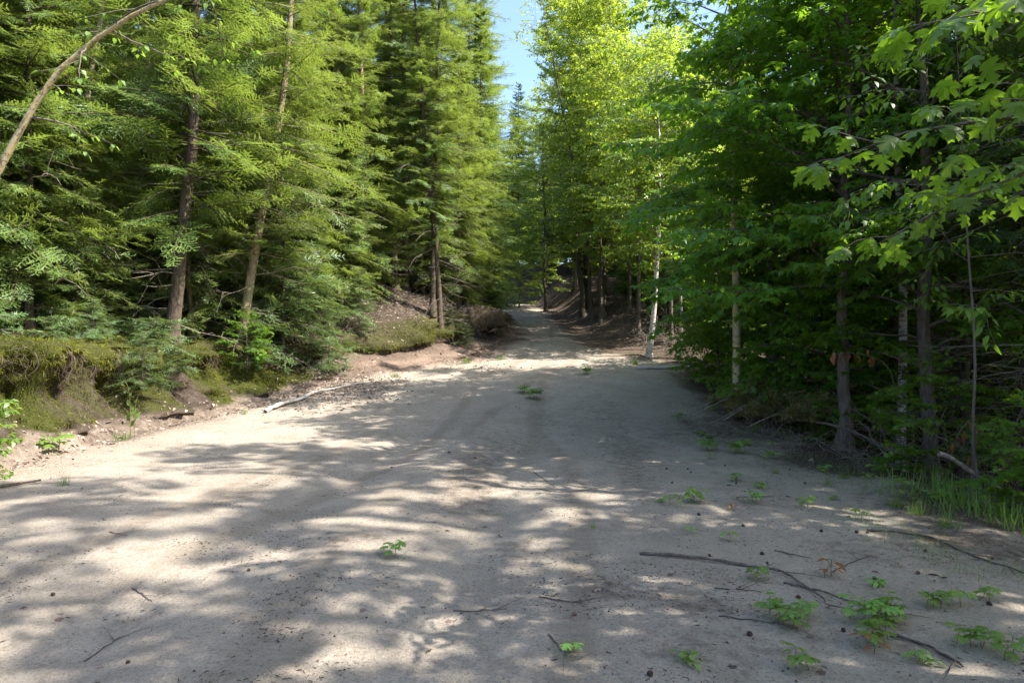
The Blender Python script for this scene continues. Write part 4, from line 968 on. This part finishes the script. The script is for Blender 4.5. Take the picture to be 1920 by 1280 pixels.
for i, (x, y, k, s, lab) in enumerate([(4.25, 9.9, 2, .6, "flat scatter of dry twigs on the shoulder before the dark maple"), (4.5, 8.7, 2, .55, "flat scatter of dry twigs above the grass clump"), (4.0, 10.9, 2, .6, "flat scatter of dry twigs below the pine boughs"), (-4.35, 17.0, 2, .9, "small heap of bleached brush at the foot of the sandy bank"), (5.2, 22.0, 0, 1.0, "tangled grey brush beside the curving white birch"), (6.2, 21.4, 1, 1.0, "low tangled brush behind the white log"),
        (5.6, 9.6, 0, .9, "tangle of grey dead twigs in the dark behind the shoulder"), (5.7, 8.0, 1, .9, "low tangle of dead twigs below the grass clump"), (6.3, 7.6, 3, 1.0, "tall dark thicket of dead stems at the edge of the picture"),
        (6.8, 9.2, 3, 1.1, "tall dark thicket of dead stems under the white birch"), (5.3, 6.6, 2, 1.0, "small tangle of twigs beyond the grass at the picture's edge"), (4.6, 11.6, 2, .9, "thin tangle of twigs behind the fading pine boughs"),
        (4.9, 26.5, 1, 1.2, "dark brush on the slope above the curving birch"), (-5.0, 19.6, 2, 1.1, "dead twigs trailing over the bank below the three poles"), (-2.2, 23.4, 2, .9, "dry twigs and roots at the foot of the twin hemlocks"), (-3.3, 21.2, 2, .9, "dead twigs and roots on the slope between the poles and the twin hemlocks"), (-1.5, 23.6, 2, .8, "dry roots and twigs on the tip of the bank by the road"), (-7.9, 15.2, 1, .8, "dead twigs around the thickest trunk")]):
    o = put("twig_litter" if lab.startswith("flat") else "brush_pile", BRUSH[k], lab, "brush", x, y, 1.2 * i, s, None, -.03)
    if lab.startswith("flat"): o["kind"] = "stuff"; del o["category"]

# fading pine boughs dropped at the road edge
def pine_bough(seed, L):
    Rr = rng(seed); mb = MB(); ax = np.array([(0, 0, .06), (.1, .3 * L, .16), (-.05, .65 * L, .15), (.05, L, .05)]); p = lerp_path(ax, 14); V, F = tube(p, np.linspace(.012, .004, 14), 5); mb.add(V, F, 0)
    P = []; D = []; N = []; S = []
    for k in range(20):
        i = Rr.integers(3, 14); sd = Rr.choice([-1, 1]); l = Rr.uniform(.25, .6) * (1 - .4 * i / 14); d = unit(np.array([sd * Rr.uniform(.5, 1), Rr.uniform(.4, 1), Rr.uniform(-.1, .5)]))
        q = np.array([p[i], p[i] + d * l * .6 + [0, 0, .02], p[i] + d * l - [0, 0, .04]]); V, F = tube(q, [.005, .004, .003], 4); mb.add(V, F, 0)
        for m in range(110):
            f = Rr.uniform(.45, 1); c = q[0] + (q[2] - q[0]) * f; dd = d * .8 + Rr.normal(0, .5, 3) + np.array([0, 0, -.25]); P.append(c); D.append(dd); N.append(Rr.normal(0, 1, 3)); S.append(Rr.uniform(.09, .15))
    place_leaves(mb, BLADE, P, D, N, S, Rr.uniform(0, 1, len(P)), 1)
    return mb.mesh("pine_bough", [M['twig'], M['pineold']])
PB = [pine_bough(1, 1.1), pine_bough(2, .9)]
for i, (x, y, rz, s, lab) in enumerate([(3.2, 12.3, -1.35, 1.0, "fading pine bough lying at the foot of the yellowish birch"), (3.7, 11.9, -1.85, 1.1, "fading olive pine bough drooping nearest the dark thicket"), (3.25, 11.4, -1.2, .9, "fading pine bough spread on the gravel before the birch"), (3.4, 12.9, -1.5, .9, "fading pine bough behind the others beside the road"), (3.9, 11.3, -1.8, .9, "browned pine bough at the edge of the shoulder")]):
    put("pine_bough", PB[i % 2], lab, "bough", x, y, rz, s * 1.35, "cut pine boughs at the road edge", .03, .22)

def tuft(seed, n, h, w):
    Rr = rng(seed); mb = MB(); P = []; D = []; N = []; S = []
    for k in range(n):
        a = Rr.uniform(0, 6.28); t = Rr.uniform(.1, .7); P.append((Rr.normal(0, w), Rr.normal(0, w), -.01)); D.append((math.cos(a) * t, math.sin(a) * t, 1)); N.append((math.cos(a), math.sin(a), -.3)); S.append(h * Rr.uniform(.4, 1.1))
    place_leaves(mb, GRASSB, P, D, N, S, Rr.uniform(0, 1, n)); return mb
TUFT = [tuft(1, 40, .14, .03).mesh("grass_tuft", M['grass']), tuft(2, 90, .20, .055).mesh("grass_tuft", M['grass'])]
for i, (x, y, k, s, lab) in enumerate([(3.7, 6.6, 1, .7, "grass tuft on the shoulder above the bright grass clump"), (3.5, 7.6, 0, 1, "thin grass tuft at the crest of the shoulder"), (3.2, 8.3, 0, 1, "short grass tuft among cones"), (-1.35, 20.2, 1, 1.3, "grass tuft on the shaded toe of the sandy bulge"),
        (-.35, 21.2, 1, 1.0, "bright grass tuft on top of the sandy bulge"), (-3.0, 17.6, 1, .9, "grass tuft growing on the bare sandy slope"), (3.6, 19.9, 1, 1.2, "grass tuft beside the white log"), (.3, 3.55, 0, .6, "tiny moss-green tuft near the bottom edge"),
        (-5.0, 7.6, 0, 1.1, "small bright grass tuft at the sunny left road edge"), (-6.2, 10.9, 1, 1.0, "grass tuft at the foot of the tall seed stalks"), (2.1, 18.6, 0, 1.6, "yellow grass tuft on the bright strip"), (-5.2, 13.3, 0, 1.2, "small grass tuft by the bleached branch"), (3.9, 8.0, 1, .6, "grass tuft leaning into the dark thicket"), (.7, 5.9, 0, .45, "tiny sparse tuft on the mid road")]):
    put("grass_tuft", TUFT[k], lab, "grass tuft", x, y, i, s, "grass tufts on the sand")
for i, (x, y) in enumerate(scatter(26, (3.2, 6.0), (5.5, 14.5), .28, 71, lambda x, y: -.9 < x - XR(y) < .9)):
    put("verge_weed", (SEED[3], SEED[2], TUFT[1], SEED[4])[i % 4], "low weed along the shaded verge where the sand meets the dark woods", "weed", x, y, 1.7 * i, (.8, 1.0, .8, .9)[i % 4], "weeds along the shaded verge")
g = MB(); Rr = rng(70); P = []; D = []; N = []; S = []
for k in range(520):
    x = Rr.normal(4.5, .30); y = Rr.normal(6.7, .45); a = Rr.uniform(0, 6.28); P.append((x, y, gz(x, y) - .02)); t = Rr.uniform(.1, .9); D.append((math.cos(a) * t, math.sin(a) * t, 1)); N.append((math.cos(a), math.sin(a), -.3)); S.append(Rr.uniform(.10, .36))
place_leaves(g, GRASSB, P, D, N, S, Rr.uniform(0, 1, len(P)))
o = link("grass", g.mesh("grass", M['grass'])); o["kind"] = "stuff"; o["label"] = "tall soft grass at the dark edge of the shoulder"
sw = MB()
for (dx, dy, h, bx) in [(0, 0, .95, -.10), (.05, .03, .80, .16), (-.03, .04, .5, -.1)]:
    pts = lerp_path(np.array([(dx, dy, 0), (dx, dy, h * .5), (dx + bx * .3, dy, h * .85), (dx + bx, dy, h)]), 9); V, F = tube(pts, np.linspace(.006, .003, 9), 4); sw.add(V, F, 0)
    place_leaves(sw, BEECH, [pts[2], pts[3], pts[4]], [(.5, .2, 1), (-.5, 0, 1), (.3, -.2, 1)], [(0, -1, .3)] * 3, [.16, .13, .1], [.5, .6, .7], 1)
put("tall_weed", sw.mesh("tall_weed", [M['stem'], M['grass']]), "tall weed with two nodding seed stalks at the bank foot", "weed", -6.15, 11.0, 0, 1.0)

# ------------------------------------------------------------------ uncountable ground cover
def sample_sheet(n, c0, c1, weight, seed, ymin=-1e9, ymax=1e9):
    Rr = rng(seed); q = quads[:, c0:c1].reshape(-1, 4); A, B, C_, D_ = (GV[q[:, i]] for i in range(4))
    nrm = np.cross(C_ - A, D_ - B); ar = np.linalg.norm(nrm, axis=1) / 2; yy = A[:, 1]
    w = weight[q].mean(1) * ar * ((yy > ymin) & (yy < ymax)); w = np.maximum(w, 0); i = Rr.choice(len(q), n, p=w / w.sum()); u, v = Rr.random((2, n, 1))
    P = (A[i] * (1 - u) + B[i] * u) * (1 - v) + (D_[i] * (1 - u) + C_[i] * u) * v
    return P, unit(nrm[i]), Rr
dist_w = 1 / np.maximum(np.hypot(GV[:, 0], GV[:, 1]), 3) ** 1.2
mossw = np.clip(ATT['moss'] - .18, 0, 1) * dist_w
mossw = mossw * (1 + 1.6 * np.exp(-((facef.ravel() - .85) / .25) ** 2))
P, Nn, Rr = sample_sheet(150000, 0, NL, mossw, 81, 6.5, 30)
Nn = np.where(Nn[:, 2:3] < -.2, -Nn, Nn)
D = Nn * .7 + Rr.normal(0, .45, P.shape) + np.array([.1, 0, -.25]); D[:, 2] -= np.where(np.abs(Nn[:, 2]) < .75, .55, 0); mb = MB()
lump = fbm(P[:, 1] * 1.5, P[:, 0] * 1.5, 90, 3)
place_leaves(mb, BLADE, P - Nn * .005, D, Rr.normal(0, 1, P.shape), Rr.uniform(.03, .085, len(P)) * np.where(np.abs(Nn[:, 2]) < .6, 1.5, 1), np.clip(lump * 1.5 - .3 + Rr.normal(0, .18, len(P)), 0, 1))
o = link("moss", mb.mesh("moss", M['moss'])); o["kind"] = "stuff"; o["label"] = "yellow-green moss draped over the bank lip"

rb = MB(); Rr = rng(88); lip = np.argmin(np.abs(left_t - .86)); li = NL - 1 - lip
for k in range(900):
    j = Rr.integers(np.searchsorted(rows, 7), np.searchsorted(rows, 28)); c = GV[idx[j, li + Rr.integers(-2, 3)]]; l = Rr.uniform(.10, .55); a = Rr.normal(0, .5)
    q = np.array([c + [-.06, 0, .03], c + [Rr.uniform(-.05, .12), a * .1, -l * .3], c + [Rr.uniform(-.15, .12), a * .25, -l * .7], c + [Rr.uniform(-.2, .15), a * .45, -l]]); rr = Rr.uniform(.0015, .006)
    V, F = tube(lerp_path(q, 6), np.linspace(rr, rr * .4, 6), 3); rb.add(V, F)
o = link("hanging_roots", rb.mesh("hanging_roots", M['rootlet'])); o["kind"] = "stuff"; o["label"] = "fine rootlets dangling from the undercut bank"

def cover(name, n, c0, c1, weight, seed, tmpl, mat, smin, smax, ymin, ymax, label, flat=.35, lift=.006):
    P, Nn, Rr = sample_sheet(n, c0, c1, weight * dist_w, seed, ymin, ymax); Nn = np.where(Nn[:, 2:3] < 0, -Nn, Nn)
    a = Rr.uniform(0, 6.28, n); D = np.stack([np.cos(a), np.sin(a), Rr.normal(0, .15, n)], -1); mb = MB()
    D = D - (D * Nn).sum(-1, keepdims=True) * Nn * .9
    place_leaves(mb, tmpl, P + Nn * lift, D, Nn + Rr.normal(0, flat, P.shape), smin + (smax - smin) * Rr.random(n) ** 2.2, Rr.beta(1.2, 1.2, n))
    o = link(name, mb.mesh(name, mat)); o["kind"] = "stuff"; o["label"] = label
one = np.ones(len(GV)); nc = nx - 1
leafw = np.exp(-((GV[:, 0] + 3.9) / 1.0) ** 2 - ((GV[:, 1] - 16.2) / 1.6) ** 2) * 6 + np.exp(-((t_l.ravel() + .25) / .28) ** 2) * (GV[:, 1] < 24) + .9 * np.exp(-((GV[:, 0] + 1.6) / 1.5) ** 2 - ((GV[:, 1] - 19.8) / 1.6) ** 2) + 1.2 * ((facef.ravel() > 1.0) & (facef.ravel() < 5) & (GV[:, 1] > 17) & (GV[:, 1] < 30))
cover("fallen_leaves", 7500, 0, NL + NROAD, leafw, 82, BEECH, M['palelitter'], .045, .11, 6, 26, "dry pale leaves drifted along the foot of the bank", .5, .010)
rw = np.clip(u_r.ravel() * .6 + .45, 0, 1) + .55 * (facef.ravel() > 1.05)
cover("leaf_litter", 12000, 0, nc, rw, 83, BEECH, M['palelitter'], .04, .09, 3, 40, "brown leaf litter on the forest floor", .5, .010)
cover("stray_leaves", 420, NL - 4, NL + NROAD + 10, .2 + np.clip(ATT['litter'], 0, 1) * 2.5, 89, MAPLE, M['palelitter'], .03, .08, 2.6, 16, "a thin scatter of dry leaves on the sand", .35, .006)
P, Nn, Rr = sample_sheet(5200, NL - 4, nc, (np.exp(-((u_r.ravel() + .35) / .75) ** 2) * (GV[:, 1] > 4.5) * sstep(.38, .6, fbm(GV[:, 0] * 1.3, GV[:, 1] * 1.3, 95, 3)) + .5 * np.exp(-((GV[:, 0] - 2.7) / .5) ** 2 - ((GV[:, 1] - 15.2) / 1.8) ** 2)
                       + .6 * np.exp(-((GV[:, 0] - 2.0) / .35) ** 2 - ((GV[:, 1] - 18.2) / 1.0) ** 2) + .5 * np.exp(-((GV[:, 0] - .6) / .5) ** 2 - ((GV[:, 1] - 14.2) / 1.6) ** 2)) * dist_w, 97, 4.5, 24)
a = Rr.uniform(0, 6.28, len(P)); t = Rr.uniform(.2, 1.6, len(P)); mb = MB()
place_leaves(mb, GRASSB, P, np.stack([np.cos(a) * t, np.sin(a) * t, np.ones(len(P))], -1), np.stack([np.cos(a), np.sin(a), -.3 + 0 * a], -1), Rr.uniform(.03, .11, len(P)), Rr.uniform(0, 1, len(P)))
o = link("sparse_grass", mb.mesh("sparse_grass", M['grass'])); o["kind"] = "stuff"; o["label"] = "sparse low grass along the shoulder and road middle"
SLIVER = (np.array([(-.07, 0, 0), (.07, 0, 0), (.05, 1, .03), (-.05, 1, .03), (0, .5, .14)], float), np.array([(0, 1, 4), (1, 2, 4), (2, 3, 4), (3, 0, 4)]))
bw = .05 + np.clip(ATT['litter'], 0, 1) * 1.8 + 4 * sstep(.55, .72, fbm(GV[:, 0] * 2.2, GV[:, 1] * 2.2, 93, 3))
cover("needle_litter", 20000, NL - 4, NL + NROAD + 14, bw, 84, SLIVER, M['bits'], .006, .034, 2.4, 24, "dark bits of twig and needle strewn over the sand", .3, .002)
CHIP = (np.array([(-.4, -.3, 0), (.45, -.25, 0), (.1, .5, 0), (0, 0, .45)], float), np.array([(0, 1, 3), (1, 2, 3), (2, 0, 3)]))
cover("grit", 14000, NL - 2, NL + NROAD + 6, one, 85, CHIP, M['stone'], .004, .015, 2.4, 14, "coarse grit scattered in the sand", .2, .0)
cover("crumbs", 5000, NL - 2, NL + NROAD + 8, bw, 86, CHIP, M['bits'], .006, .020, 2.4, 14, "dark crumbs of soil and bark on the sand", .3, .001)
